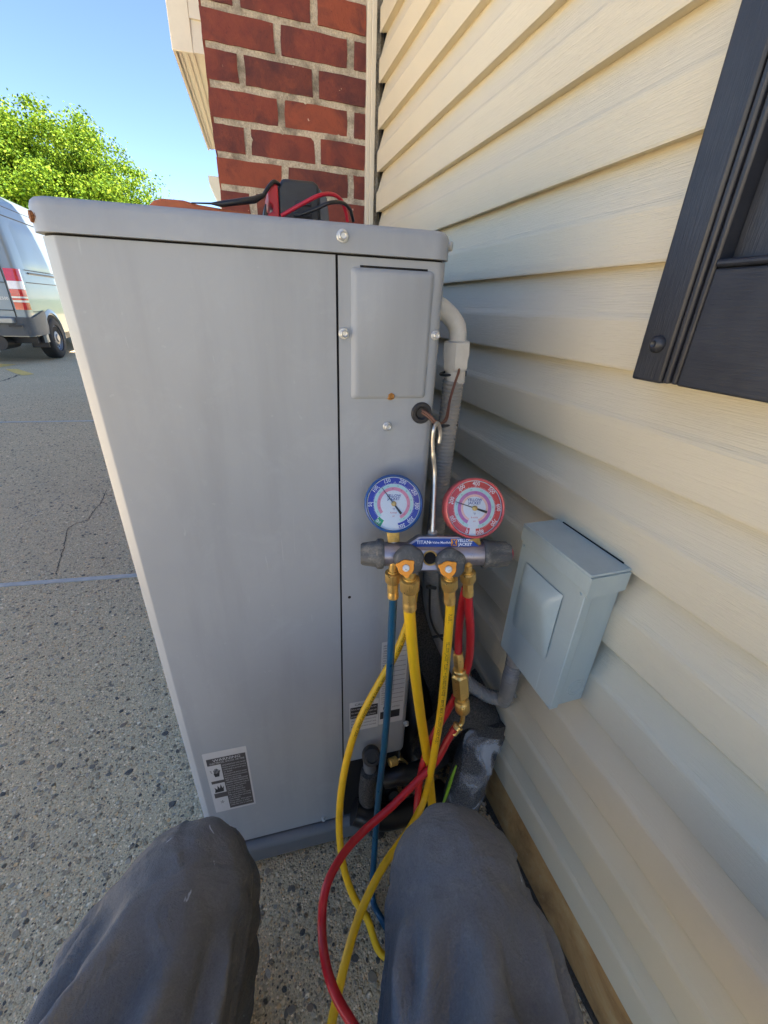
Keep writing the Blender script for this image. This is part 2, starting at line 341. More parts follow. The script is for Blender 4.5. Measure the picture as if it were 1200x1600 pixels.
def put_text(mb, s, size, Mx, x=0, y=0, rot=0, d=0, sx=1, bold=0.0, left=False, maxw=None):
    v, f = text2d(s, size, bold)
    if maxw: wd = max(q[0] for q in v)-min(q[0] for q in v); sx = min(sx, maxw/wd)
    c, sn = math.cos(rot), math.sin(rot)
    if left: m = min(a for a, b in v); v = [(a-m, b) for a, b in v]
    mb.add([Mx @ Vector((x+(a*sx)*c-b*sn, y+(a*sx)*sn+b*c, d)) for a, b in v], f)
def rect(x0, y0, x1, y1): return [(x0, y0), (x1, y0), (x1, y1), (x0, y1)]
def rrect(x0, y0, x1, y1, r, n=5):
    out = []
    for cx, cy, a0 in ((x1-r, y0+r, -90), (x1-r, y1-r, 0), (x0+r, y1-r, 90), (x0+r, y0+r, 180)):
        for k in range(n+1): a = rad(a0+90*k/n); out.append((cx+r*math.cos(a), cy+r*math.sin(a)))
    return out
R_ = random.Random(7)
#==SETTING==
# ------------------------------------------------------------------ ground
mb = MB(); mb.add([(-40, -30, 0), (12, -30, 0), (12, 28.0, 0), (-40, 28.0, 0)], [(0, 1, 2, 3)])
gr = part('driveway', mb, 'concrete', kind='structure', smooth=False)
mb = MB(); mb.add([(-400, -400, -.03), (400, -400, -.03), (400, 500, -.03), (-400, 500, -.03)], [(0, 1, 2, 3)])
part('ground', mb, 'grass', kind='structure', smooth=False)
# joint strips let into the driveway (two), each slightly proud
for yy, w in ((1.70, .012), (4.56, .014)):
    a = onz(0, 915) if yy < 2 else onz(0, 660); b = onz(205, 900) if yy < 2 else onz(138, 658); d = (b-a).normalized(); a = a-d*4; b = b+d*4.5 if yy < 2 else b+d*1.2
    n = Vector((-d.y, d.x, 0)); mb = MB(); k = 60
    for i in range(k):
        p = a.lerp(b, i/k); q = a.lerp(b, (i+1)/k); zz = .004+.0012*noise.noise(p*3)
        mb.add([p-n*w, q-n*w, q+n*w, p+n*w, p-n*w+Vector((0, 0, zz)), q-n*w+Vector((0, 0, zz)), q+n*w+Vector((0, 0, zz)), p+n*w+Vector((0, 0, zz))], [(0, 1, 5, 4), (4, 5, 6, 7), (2, 3, 7, 6)])
    part('joint_strip', mb, 'strip', kind='structure')
# crack between the two strips, and one beyond: jagged sunken line of dirt
def crack(pts, w):
    mb = MB(); P = spline([onz(*p) for p in pts], 14); rr = random.Random(3)
    for i in range(len(P)-1):
        a, b = P[i], P[i+1]; d = (b-a).normalized(); n = Vector((-d.y, d.x, 0))
        if i == 0: o = Vector((0, 0, .0015))
        ww = w*rr.uniform(.4, 1.3); j = n*w*1.4*rr.uniform(-1, 1)
        mb.add([a-n*ww+o, b-n*ww*.8+j+Vector((0, 0, .0015)), b+n*ww*.8+j+Vector((0, 0, .0015)), a+n*ww+o], [(0, 1, 2, 3)]); o = j+Vector((0, 0, .0015))
    part('crack', mb, 'crack', kind='structure', smooth=False)
crack([(167, 765), (158, 785), (145, 800), (138, 812), (120, 818), (107, 826), (103, 842), (98, 862), (92, 880), (88, 899)], .0021)
crack([(0, 596), (14, 592), (30, 586), (45, 584)], .012)
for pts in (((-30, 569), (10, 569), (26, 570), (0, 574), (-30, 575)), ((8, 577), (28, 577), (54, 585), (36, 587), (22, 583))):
    mb = MB(); mb.add([onz(*p)+Vector((0, 0, .004)) for p in pts], [tuple(range(len(pts)))[::-1]]); part('yellow_ground_patch', mb, 'yellow_patch', kind='structure', smooth=False)  # flat yellow patches lying just above the driveway
# loose-looking pebbles exposed in the concrete surface
def pebbles():
    rr = random.Random(11); mb = MB()
    def peb(x, y, s):
        k = 7; a0 = rr.uniform(0, 6.28); el = rr.uniform(.55, .95); c, sn = math.cos(a0), math.sin(a0); ring = []; top = []
        for i in range(k):
            a = 2*math.pi*i/k; r = s*rr.uniform(.75, 1.15); px_, py_ = r*math.cos(a), r*el*math.sin(a)
            X, Y = px_*c-py_*sn, px_*sn+py_*c; ring.append((x+X, y+Y, -.001)); top.append((x+X*.72, y+Y*.72, s*.16))
        vs = ring+top; mb.add(vs, [(i, (i+1) % k, k+(i+1) % k, k+i) for i in range(k)] + [tuple(range(k, 2*k))])
    for _ in range(9500):
        u = rr.random(); y = -.1+ 2.6*u; x = rr.uniform(-.20-.52*max(0, y)-.9, .43)
        if -.17 < x < .24 and .5 < y < 1.4: continue
        s = min(.011, .0022+.0018*rr.expovariate(1)); peb(x, y, s)
    for _ in range(3500):
        y = rr.uniform(2.4, 6); x = rr.uniform(-.55*y-.4, -.25*y); peb(x, y, rr.uniform(.004, .009))
    o = part('aggregate_pebbles', mb, 'pebble', smooth=False, kind='stuff'); meta(o, 'small dark and pale stones showing in the concrete driveway', 'pebbles')
pebbles()
# dirt and litter in the gap along the foot of the wall
mb = MB(); rr = random.Random(5); n = 70
for i in range(n):
    y0 = -1.5+3.0*i/n; y1 = -1.5+3.0*(i+1)/n
    w0 = .434+.007*noise.noise(Vector((0, y0*14, 0))); w1 = .434+.007*noise.noise(Vector((0, y1*14, 0)))
    mb.add([(w0, y0, .002), (w1, y1, .002), (.441, y1, .005), (.441, y0, .005), (.447, y1, .004), (.447, y0, .004)], [(0, 3, 2, 1), (3, 5, 4, 2)])
meta(part('dirt_line', mb, 'dirt', kind='stuff'), 'dark damp dirt along the foot of the wall', 'dirt')
mb = MB()
for _ in range(260):
    x = rr.uniform(.34, .436); y = rr.uniform(.36, .62); a = rr.uniform(0, 6.3); s = rr.uniform(.003, .009); c, sn = math.cos(a)*s, math.sin(a)*s; z = rr.uniform(.004, .011)
    mb.add([(x-c, y-sn, z), (x+sn*.5, y-c*.5, z+.002), (x+c, y+sn, z+.003), (x-sn*.5, y+c*.5, z)], [(0, 1, 2, 3)])
meta(part('leaf_litter', mb, 'pebble', kind='stuff', smooth=False), 'scraps of dry leaf litter in the corner under the foam pipes', 'litter')
# lawn beyond the driveway
mb = MB(); mb.add([(-60, 13.5, .012), (-4.8, 13.5, .012), (-4.4, 24, .012), (20, 27, .012), (20, 60, .012), (-60, 60, .012)], [(0, 1, 2, 3, 4, 5)])
part('lawn', mb, 'grass', kind='structure', smooth=False)

# ------------------------------------------------------------------ brick wall
YB = 1.565; bw = thing('brick_wall', 'red brick wall with pale mortar behind the grey air conditioner', 'brick wall', (0, YB, 0))
PT, BH = .0741, .0585
mb = MB(); mb.box((-.020, YB-.0005, 0), (.452, YB+.6, 10.5)); mb.box((.452, YB+.02, 0), (3.6, YB+.6, 10.5)); mb.box((-.020, YB+.6, 0), (3.6, YB+5.8, 10.5)); part('mortar', mb, 'mortar', bw, smooth=False)  # unseen upper mass, made this tall so its shadow reaches the van
meshes = {}
def brick_mesh(w, var):
    if (w, var) in meshes: return meshes[(w, var)]
    rr = random.Random(var*77+int(w*1000)); b = bmesh.new()
    nx = 6; d = .09; vs = []
    # front face grid with uneven edges, front at y=0
    for j in range(3):
        row = []
        for i in range(nx+1):
            x = w*i/nx; z = BH*j/2; ex = (rr.uniform(-.0018, .0018)); ez = rr.uniform(-.0010, .0009) if j != 1 else 0
            if i in (0, nx): x += ex
            yy = rr.uniform(-.0012, .0012)+(.0028 if (j != 1 or i in (0, nx)) else 0)
            row.append(b.verts.new((x, yy, z+ez)))
        vs.append(row)
    for j in range(2):
        for i in range(nx): b.faces.new((vs[j][i], vs[j][i+1], vs[j+1][i+1], vs[j+1][i]))
    loop = [vs[0][i] for i in range(nx+1)] + [vs[1][nx]] + [vs[2][i] for i in range(nx, -1, -1)] + [vs[1][0]]
    bk = [b.verts.new((v.co.x, d, v.co.z)) for v in loop]; k = len(loop)
    for i in range(k): b.faces.new((loop[i], bk[i], bk[(i+1) % k], loop[(i+1) % k]))
    b.normal_update(); me = bpy.data.meshes.new('brick'); b.to_mesh(me); b.free(); me.materials.append(M['brick']); me.shade_smooth(); me.set_sharp_from_angle(angle=rad(38))
    meshes[(w, var)] = me; return me
topA = 1.7147; cnt = 0
for k in range(-9, 23):
    z = topA - k*PT - BH
    if z < 0: break
    offs = 0 if k % 2 == 0 else -.0998
    x = -.026+offs
    while x < .40:
        x0 = max(x, -.026); x1 = min(x+.1805, .4085)
        if x1-x0 > .02:
            w = round(x1-x0, 3); o = bpy.data.objects.new('brick', brick_mesh(w, R_.randrange(3) if w < .17 else R_.randrange(4)))
            sc.collection.objects.link(o); o.parent = bw; o.location = (x0+R_.uniform(-.001, .001)-.0, -.006+R_.uniform(-.002, .002), z+R_.uniform(-.0012, .0012)); cnt += 1
        x += .1995
# the left return of the brick wall, facing the driveway
for k in range(-9, 19):
    z = topA - k*PT - BH
    if z < 0: break
    y = YB+.012+(0 if k % 2 else .1)
    if k % 2 == 0: ys_ = [(y-.1, y-.012)]
    else: ys_ = []
    while y < 3.0: ys_.append((y, y+.1805)); y += .1995
    for y0, y1 in ys_:
        o = bpy.data.objects.new('brick', brick_mesh(round(y1-y0, 3), R_.randrange(4))); sc.collection.objects.link(o); o.parent = bw
        o.rotation_euler = (0, 0, -math.pi/2); o.location = (-.0255+R_.uniform(-.001, .001), y1-YB, z)
# ------------------------------------------------------------------ overhang left of the brick corner
ov = thing('roof_overhang', 'cream soffit and corner boards of an overhang projecting past the brick corner', 'overhang', (-.15, 3.0, 2.1))
f1 = ony(273, 75, 3.0); f2 = Vector((-.118, 4.51, f1.z)); f0 = ony(262, 0, 3.0)
mb = MB(); mb.add([f1, f2, (0.3, 4.51, f1.z), (0.3, 3.0, f1.z)], [(0, 1, 2, 3)]); part('soffit', mb, 'soffit', ov, smooth=False)
mb = MB()
for s_ in (.012, .045, .075):
    a = f1+Vector((s_, 0, -.004)); b = f2+Vector((s_, 0, -.004)); mb.add([a, b, b+Vector((.012, 0, 0)), a+Vector((.012, 0, 0)), a+Vector((0, 0, .006)), b+Vector((0, 0, .006)), b+Vector((.012, 0, .006)), a+Vector((.012, 0, .006))], [(0, 3, 2, 1), (0, 1, 5, 4), (3, 7, 6, 2), (0, 4, 7, 3)])
part('soffit_rib', mb, 'trim', ov, smooth=False)
mb = MB(); mb.add([f1+Vector((-.01, 0, -.01)), f2+Vector((-.01, 0, -.01)), f2+Vector((-.01, 0, 1.8)), f1+Vector((-.01, 0, 1.8)), f1+Vector((.004, 0, -.01)), f2+Vector((.004, 0, -.01))], [(0, 1, 2, 3), (0, 4, 5, 1)]); part('fascia', mb, 'trim', ov, smooth=False)
mb = MB(); mb.box((f1.x-.012, 2.985, f1.z-.012), (f1.x+.085, 3.0, f1.z+1.8)); part('corner_board', mb, 'soffit', ov, bevel=.003)
for i in range(14):
    mb = MB(); z0 = f1.z-.008+i*.12; mb.add([(f1.x+.085, 2.985, z0), (.4, 2.985, z0), (.4, 2.995, z0+.12), (f1.x+.085, 2.995, z0+.12), (f1.x+.085, 3.0, z0), (.4, 3.0, z0)], [(0, 1, 2, 3), (0, 4, 5, 1)]); part('siding_board', mb, 'soffit', ov, smooth=False)
mb = MB(); a = ony(325, 274, 6.0); b = ony(334, 306, 6.0); mb.prism([(0, 0), (.3, 0), (.3, -.34), (.12, -.34), (0, -.05)], axes((a.x, 6.0, a.z), (0, 1, 0), (1, 0, 0)) @ Matrix.Scale(-1, 4, (0, 1, 0)), 0, .3); part('gutter', mb, 'soffit', ov, smooth=False)

# ------------------------------------------------------------------ sided house wall
hw = thing('siding_wall', 'beige vinyl clapboard house wall on the right of the air conditioner', 'house wall', (.5, 0, 0))
bot = [.1255, .2475, .3795, .5130, .6390, .7600, .8771, .9942, 1.1071, 1.2163, 1.3247, 1.4266, 1.5263]
while bot[-1] < 2.95: bot.append(bot[-1]+.102)
for i in range(len(bot)-1):
    z0, z1 = bot[i], bot[i+1]; s = z1-z0
    prof = [(.4620, z0+.0040), (.4425, z0+.0015), (.4412, z0), (.4402, z0+.0025), (.4398, z0+.25*s), (.4402, z0+.47*s), (.4412, z0+.505*s), (.4445, z0+.56*s), (.4615, z0+.985*s+.008)]
    mb = MB(); ys = [1.535, 1.2, .9, .6, .3, 0, -.3, -.8, -1.6, -3, -5]; vs = []; fs = []
    for y in ys:
        for x, z in prof: vs.append((x+.0004*noise.noise(Vector((y*2.3, z*3, i*1.7))), y, z))
    n = len(prof)
    for k in range(len(ys)-1):
        for j in range(n-1): fs.append((k*n+j, k*n+j+1, (k+1)*n+j+1, (k+1)*n+j))
    mb.add(vs, fs); part('siding_panel', mb, 'vinyl', hw, angle=6)
mb = MB(); mb.box((.466, -5, .1), (4.2, YB+.02, 3.0)); part('sheathing', mb, 'hole', hw, smooth=False)
mb = MB(); mb.box((.4455, -5, -.2), (.60, YB-.006, .1275)); part('foundation', mb, 'base', hw, bevel=.003)
mb = MB(); mb.box((.4085, YB-.016, .1), (.4205, YB+.004, 3.0)); mb.box((.4205, YB-.022, .1), (.434, YB+.004, 3.0)); part('corner_trim', mb, 'trim', hw, bevel=.0015)
mb = MB(); mb.add([(.12, -5.2, 3.05), (.12, YB, 3.05), (4.4, YB, 5.1), (4.4, -5.2, 5.1), (.12, -5.2, 3.2), (.12, YB, 3.2), (4.4, YB, 5.25), (4.4, -5.2, 5.25), (8.5, -5.2, 3.15), (8.5, YB, 3.15)], [(0, 1, 2, 3), (4, 7, 6, 5), (0, 4, 5, 1), (7, 8, 9, 6), (0, 3, 7, 4)]); part('roof', mb, 'roof', hw, smooth=False)  # unseen roof, eave placed so its shadow covers the visible driveway
mb = MB(); mb.box((.12, -5.2, 3.02), (.46, YB-.01, 3.045)); part('eave_soffit', mb, 'soffit', hw, smooth=False)
# ------------------------------------------------------------------ shutter (screwed to the siding)
sh = thing('shutter', 'black wood-grained raised-panel shutter screwed to the siding, upper right', 'shutter', (.41, .2, .99))
XS = .411; ZB = .990
def ybox(x0, x1, y0, y1, z0, z1): m = MB(); m.box((x0, y0, z0), (x1, y1, z1)); return m
part('stile', ybox(XS, .441, .3400, .377, ZB, 2.35), 'shutter', sh, bevel=.0025)
part('stile', ybox(XS, .441, -.02, .045, ZB, 2.35), 'shutter', sh, bevel=.0025)
part('bead', ybox(XS+.0015, .441, .3325, .3390, ZB+.001, 2.349), 'shutter', sh, bevel=.002)
part('bead', ybox(XS+.004, .441, .3250, .3315, ZB+.001, 2.349), 'shutter', sh, bevel=.002)
part('bottom_rail', ybox(XS+.003, .441, .0455, .3240, ZB+.0005, 1.094), 'shutter_rail', sh, bevel=.002)
part('rail_lip', ybox(XS+.0005, .4405, .0455, .3243, 1.0945, 1.101), 'shutter', sh, bevel=.0025)
m = MB(); m.box((.431, .0455, 1.1015), (.441, .3243, 2.24))
part('panel_recess', m, 'shutter', sh, smooth=False)
m = MB(); y0, y1, z0, z1 = .072, .285, 1.15, 2.22
m.add([(.4309, y0-.018, z0-.02), (.4309, y1+.018, z0-.02), (.4309, y1+.018, z1), (.4309, y0-.018, z1), (.418, y0, z0), (.418, y1, z0), (.418, y1, z1-.02), (.418, y0, z1-.02)], [(4, 5, 6, 7)[::-1], (0, 1, 5, 4), (1, 2, 6, 5), (2, 3, 7, 6), (3, 0, 4, 7)])
part('raised_panel', m, 'shutter', sh, smooth=False)
part('top_rail', ybox(XS+.003, .441, .0455, .3240, 2.2405, 2.35), 'shutter_rail', sh, bevel=.002)
for py, pz in ((.3555, 1.0275), (.02, 1.0275), (.3555, 2.30)):
    m = MB(); m.lathe([(.0085, 0), (.0085, .003), (.006, .006), (.0035, .0072), (.0015, .0058)], axes((XS, py, pz), (-1, 0, 0)), 12); part('screw_cap', m, 'shutter', sh)

# ------------------------------------------------------------------ air conditioner
A0 = onz(455, 1335); AY = -.053
ac = thing('air_conditioner', 'tall grey outdoor air conditioner cabinet standing on the concrete in the middle', 'air conditioner', (A0.x, A0.y, 0), AY)
AM = WM[ac.name]; AN = (AM.to_3x3() @ Vector((0, 1, 0)))
def acl(px_, py_, v=0.0):
    q = onpl(px_, py_, AM @ Vector((0, v, 0)), AN); q = AM.inverted() @ q; return q.x, q.z
def L(u, v, z): return AM @ Vector((u, v, z))
UL, UR = -.1515, .2395; DEP = .93
def rshell(mb, u0, u1, v0, v1, z0, z1, r, Mx=None):
    pts = rrect(u0, v0, u1, v1, r, 6); mb.prism(pts, AM, z0, z1)
m = MB(); rshell(m, UL+.006, UR-.004, .012, .012+DEP-.01, .05, 1.100, .020); part('cabinet_core', m, 'hole', ac)
us = acl(523, 392, .008)[0]; us2 = acl(537, 1150, .008)[0]; print('seam', us, us2); US = .5*(us+us2)
ZP = acl(380, 1314, .006)[1]; print('panel bottom', ZP, 'lid', acl(50, 318), acl(62, 366), acl(708, 402), acl(708, 358))
# left wrap panel with rounded corner
def wrap(u0, u1, z0, z1, r, left, vfront, vback):
    pts = []
    if left:
        q_ = .0045; Fc = .0165
        for cu_, cv_, a0, a1 in ((u0+q_, vfront+Fc, 180, 225), (u0+Fc, vfront+q_, 225, 270)):
            for k in range(5): a = rad(a0+(a1-a0)*k/4); pts.append((cu_+q_*math.cos(a), cv_+q_*math.sin(a)))
        outer = [(u0, vback)] + pts + [(u1, vfront)]
    else:
        for k in range(9): a = rad(270+90*k/8); pts.append((u1-r+r*math.cos(a), vfront+r+r*math.sin(a)))
        outer = [(u0, vfront)] + pts + [(u1, vback)]
    m = MB(); zs = [z0, z1]; n = len(outer); t_ = .0015
    inner = []
    for i, p in enumerate(outer):
        a = Vector(outer[max(i-1, 0)]); b = Vector(outer[min(i+1, n-1)]); d = (b-a).normalized(); nn = Vector((d.y, -d.x)); inner.append((p[0]-nn.x*t_, p[1]-nn.y*t_))
    loop = outer + inner[::-1]; m.prism(loop, AM, z0, z1); return m
part('front_panel', wrap(UL, US-.0014, ZP, 1.0985, .021, True, .006, .90), 'unit', ac, angle=30)
part('service_panel', wrap(US+.0014, UR, .262, 1.0983, .013, False, .0065, .50), 'unit', ac, angle=30)
m = MB(); lay = [(0, 1.1005), (.0004, 1.1195), (.0022, 1.1240), (.0052, 1.1264), (.0095, 1.1275)]; rings_ = []
for ins, z in lay: rings_.append([AM @ Vector((x, y, z)) for x, y in rrect(UL-.0035+ins, .0015+ins, UR+.003-ins, .012+DEP-ins, .020-min(ins, .01), 8)])
n_ = len(rings_[0]); m.add([p for r_ in rings_ for p in r_], [(k*n_+i, k*n_+(i+1) % n_, (k+1)*n_+(i+1) % n_, (k+1)*n_+i) for k in range(len(lay)-1) for i in range(n_)] + [tuple(range(n_))[::-1], tuple(range((len(lay)-1)*n_, len(lay)*n_))]); part('lid', m, 'unit', ac, angle=50)
m = MB(); rshell(m, UL+.001, UR-.001, .0095, .01+DEP, 1.0975, 1.1006, .018); part('lid_gap', m, 'hole', ac)
m = MB(); rshell(m, UL-.004, UR+.002, -.006, .012+DEP, .012, ZP-.010, .020); part('base_pan', m, 'pan', ac, bevel=.014, seg=4)
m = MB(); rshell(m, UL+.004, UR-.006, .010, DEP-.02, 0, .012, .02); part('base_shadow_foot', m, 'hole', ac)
m = MB(); rshell(m, UL+.004, US+.0, .012, .3, ZP-.011, ZP+.01, .02); part('pan_gap', m, 'hole', ac)
# lower valve bay
m = MB(); m.box((US+.002, .022, ZP-.01), (UR-.004, .05, .262), AM); part('valve_plate', m, 'pan', ac, smooth=False)
m = MB(); a = acl(590, 1168, .021); b = acl(655, 1150, .021); m.prism(rrect(US+.03, .105, UR-.03, .235, .008), axes(L(0, .0215, 0), AM.to_3x3() @ Vector((0, -1, 0)), AM.to_3x3() @ Vector((1, 0, 0))), 0, .002); part('valve_cover', m, 'pan', ac, bevel=.0006)
# access cover
c0 = acl(547, 418); c1 = acl(677, 421); c2 = acl(671, 624); c3 = acl(552, 625)
cu0, cu1, cz0, cz1 = (c0[0]+c3[0])/2, (c1[0]+c2[0])/2, (c2[1]+c3[1])/2, (c0[1]+c1[1])/2; print('cover', cu0, cu1, cz0, cz1)
FM = lambda u, z, v=0.0: axes(L(u, v, z), AM.to_3x3() @ Vector((0, -1, 0)), AM.to_3x3() @ Vector((1, 0, 0)))  # local x=u, y=z, z toward viewer
m = MB(); F0 = FM(0, 0, .0065); r1 = rrect(cu0, cz0, cu1, cz1, .004); r2 = rrect(cu0+.0012, cz0+.0012, cu1-.0012, cz1-.0012, .004); r3 = rrect(cu0+.006, cz0+.005, cu1-.006, cz1-.005, .004)
n = len(r1); vs_ = [F0 @ Vector((x, y, -.0005)) for x, y in r1] + [F0 @ Vector((x, y, .0022)) for x, y in r2] + [F0 @ Vector((x, y, .0042)) for x, y in r3]
m.add(vs_, [(k*n+i, k*n+(i+1) % n, (k+1)*n+(i+1) % n, (k+1)*n+i) for k in range(2) for i in range(n)] + [tuple(range(2*n, 3*n))]); part('access_cover', m, 'unit', ac, angle=50)
m = MB(); m.prism(rect(cu0+.010, cz1-.0003, cu1-.008, cz1+.0018), F0, -.001, .0003); part('cover_slot', m, 'hole', ac, smooth=False)
def bolt(px_, py_, mat='zinc', r=.0052, v=.0065, lab=None, host=None):
    u, z = acl(px_, py_, v); Fm = FM(u, z, v); m = MB()
    m.lathe([(r*1.3, 0), (r*1.35, .0012), (r*1.2, .0018)], Fm, 20)
    hexr = lambda a: r*.95/ math.cos(((a+math.pi/6) % (math.pi/3))-math.pi/6)*.93
    m.lathe([(hexr, .0018), (hexr, .0055), (lambda a: r*.72, .0062), (lambda a: r*.5, .0052)], Fm, 24); return part('screw', m, mat, ac, label=lab, angle=35)
bolt(535, 369, v=.0025, r=.0046); bolt(537, 521, r=.0044); bolt(680, 524, r=.0040); bolt(605, 666, r=.0042); bolt(610, 618, 'rustyellow', .0040, lab='rusty yellow screw under the access cover')
bolt(505, 1278, v=.006, r=.0036); bolt(634, 1129, r=.0042); bolt(553, 1148, r=.0042)
# side screws of the lid
m = MB(); Fm = axes(L(UR+.003, .022, acl(706, 381)[1]), AM.to_3x3() @ Vector((.75, -.66, 0))); m.lathe([(.006, -.003), (.006, .001), (.0047, .0015), (.0047, .005), (.003, .0055)], Fm, 18); part('screw', m, 'zinc', ac)
m = MB(); Fm = axes(L(UL+.001, .010, acl(53, 336)[1]), AM.to_3x3() @ Vector((-.86, -.5, 0))); m.lathe([(.0062, -.006), (.0062, -.001), (.0048, -.0008), (.0044, .0022), (.002, .0020)], Fm, 18); part('screw', m, 'rust', ac, label='rusted screw on the left corner of the lid')
for px_, py_, r in ((546, 933, .0016),):
    u, z = acl(px_, py_, .0065); m = MB(); m.lathe([(r*1.5, 0), (r*1.5, .0003)], FM(u, z, .0063), 14); part('hole', m, 'hole', ac)
# rubber grommet with the control wire
gu, gz = acl(658, 645, .0065); gp = L(gu, .0065, gz)
m = MB(); m.lathe([(.0135, 0), (.0135, .0018), (.0120, .0034), (.0085, .0034), (.0070, .0015), (.0060, .0004)], FM(gu, gz, .0065), 28); part('grommet', m, 'black', ac)
# seam shadow line
m = MB(); m.box((US-.0016, .010, .11), (US+.0016, .02, 1.10), AM); part('panel_seam', m, 'hole', ac, smooth=False)
# warning sticker (quad traced on the panel plane)
def quad_matrix(p0, p1, p3, v=.0065):  # local frame on the cabinet face through three pixels: top-left, top-right, bottom-left
    a, b, c = (Vector(acl(*p, v)) for p in (p0, p1, p3)); ex = (b-a); ey = (c-a); return a, ex, ey
def sticker(parent_obj, p0, p1, p3, v, name, label):
    a, ex, ey = quad_matrix(p0, p1, p3, v); w, h = abs(ex.x), abs(ey.y); ang = 0
    Fm = FM(a.x, a.y, v) @ Matrix.Rotation(ang, 4, 'Z')   # origin top-left, x right, y up
    m = MB(); m.prism(rrect(0, -h, w, 0, .0015, 3), Fm, -.0001, .0003); return Fm, w, h, part(name, m, 'label', ac, label=label, smooth=False)
Fm, w, h, st = sticker(ac, (315, 1179), (384, 1165), (341, 1269), .0062, 'warning_sticker', 'silver and black warning sticker with a shocked hand and a flame'); print('sticker', w, h)
m = MB(); m.flat(rect(.06*w, -.20*h, .96*w, -.095*h), Fm, .0004); m.flat(rect(.36*w, -.97*h, .96*w, -.2*h), Fm, .0004); m.flat(rect(.06*w, -.50*h, .37*w, -.455*h), Fm, .0004); m.flat(rect(.06*w, -.745*h, .37*w, -.665*h), Fm, .0004)
sc_, _ = None, None
part('sticker_print', m, 'label_dark', st, smooth=False)
m = MB(); hx, hz = .225*w, -.335*h   # hand pictogram
m.flat([(hx-.05*w, hz-.055*h), (hx+.05*w, hz-.055*h), (hx+.07*w, hz+.0*h), (hx-.07*w, hz+.0*h)], Fm, .00045)
for k, (dx, hh) in enumerate(((-.058, .055), (-.027, .075), (.005, .078), (.036, .066))): m.flat(rect(hx+dx*w, hz, hx+(dx+.022)*w, hz+hh*h), Fm, .00045)
m.flat([(hx+.068*w, hz), (hx+.10*w, hz+.045*h), (hx+.085*w, hz+.05*h), (hx+.045*w, hz+.01*h)], Fm, .00045)
m.flat([(.07*w, -.28*h), (.12*w, -.285*h), (.11*w, -.31*h), (.15*w, -.335*h), (.10*w, -.312*h), (.105*w, -.293*h)], Fm, .00045)
part('pictogram', m, 'ink_black', st, smooth=False, label='hand pictogram'); m = MB()
fx, fz = .21*w, -.62*h
m.flat([(fx-.12*w, fz-.03*h), (fx-.10*w, fz+.02*h), (fx-.11*w, fz+.06*h), (fx-.05*w, fz+.02*h), (fx-.03*w, fz+.085*h), (fx+.01*w, fz+.03*h), (fx+.05*w, fz+.10*h), (fx+.07*w, fz+.03*h), (fx+.11*w, fz+.06*h), (fx+.09*w, fz-.03*h)], Fm, .00045)
part('pictogram', m, 'ink_black', st, smooth=False, label='flame pictogram'); m = MB()
for k in range(5): a_ = k*1.256; m.flat([(.21*w, -.83*h), (.21*w+.06*w*math.cos(a_), -.83*h+.035*h*math.sin(a_)), (.21*w+.03*w*math.cos(a_+.5), -.83*h+.02*h*math.sin(a_+.5))], Fm, .00045)
part('pictogram', m, 'ink_black', st, smooth=False, label='burst pictogram')
m = MB(); lines = ['HAZARDOUS VOLTAGE!', 'Failure to follow this warning', 'could result in personal injury', 'or death.', 'Disconnect all electric power,', 'including remote disconnects', 'before servicing.', 'UNIT CONTAINS REFRIGERANT', 'UNDER HIGH PRESSURE.', 'Recover refrigerant before', 'opening the system.', 'See instructions.', 'HOT SURFACES!', 'Do not touch top.', 'May cause burns to hands', 'or arms when servicing.', 'CAUTION', 'Sharp edges. Wear gloves.', 'Keep panels in place', 'while the unit is running.']
put_text(m, 'WARNING', .055*h, Fm, .52*w, -.130*h, d=.0006, bold=.01); put_text(m, 'ELECTRICAL SHOCK OR FIRE', .036*h, Fm, .52*w, -.172*h, d=.0006, maxw=.80*w)
for k, s_ in enumerate(lines): put_text(m, s_, .030*h, Fm, .39*w, -.225*h-k*.0365*h, d=.0006, left=True, sx=.82, maxw=.54*w)
part('sticker_lettering', m, 'label', st, smooth=False)
# rating plate and caution plate on the service panel
Fm, w, h, st = sticker(ac, (597, 1004), (639, 1000), (593, 1132), .0065, 'rating_plate', 'tall silver rating plate behind the blue and yellow hoses')
m = MB(); 
for k in range(13): m.flat(rect(.05*w, -(.07+.055*k)*h-.002*h, .95*w, -(.07+.055*k)*h+.002*h), Fm, .0004)
m.flat(rect(.52*w, -.60*h, .53*w, -.07*h), Fm, .0004); m.flat(rect(.05*w, -.93*h, .85*w, -.835*h), Fm, .0004)
for k, s_ in enumerate(['MODEL NO.', 'SERIAL NO.', 'POWER SUPPLY', 'VOLTS 208-230', 'PHASE 1  HZ 60', 'COMPRESSOR', 'FAN MOTOR', 'REFRIGERANT', 'R-410A', 'TEST PRESSURE', 'HIGH 450 PSIG', 'LOW 250 PSIG', 'OUTDOOR USE']): put_text(m, s_, .030*h, Fm, .07*w, -(.045+.055*k)*h, d=.0005, left=True, sx=.8, maxw=.42*w)
put_text(m, 'UL', .05*h, Fm, .30*w, -.79*h, d=.0005, bold=.02)
ring = MB()
for k in range(24):
    a0, a1 = 2*math.pi*k/24, 2*math.pi*(k+1)/24; R1, R2 = .030*h, .034*h
    m.flat([(.30*w+R1*math.cos(a0), -.79*h+R1*math.sin(a0)), (.30*w+R2*math.cos(a0), -.79*h+R2*math.sin(a0)), (.30*w+R2*math.cos(a1), -.79*h+R2*math.sin(a1)), (.30*w+R1*math.cos(a1), -.79*h+R1*math.sin(a1))], Fm, .0005)
put_text(m, 'LISTED', .024*h, Fm, .68*w, -.79*h, d=.0005); part('plate_print', m, 'ink_black', st, smooth=False)
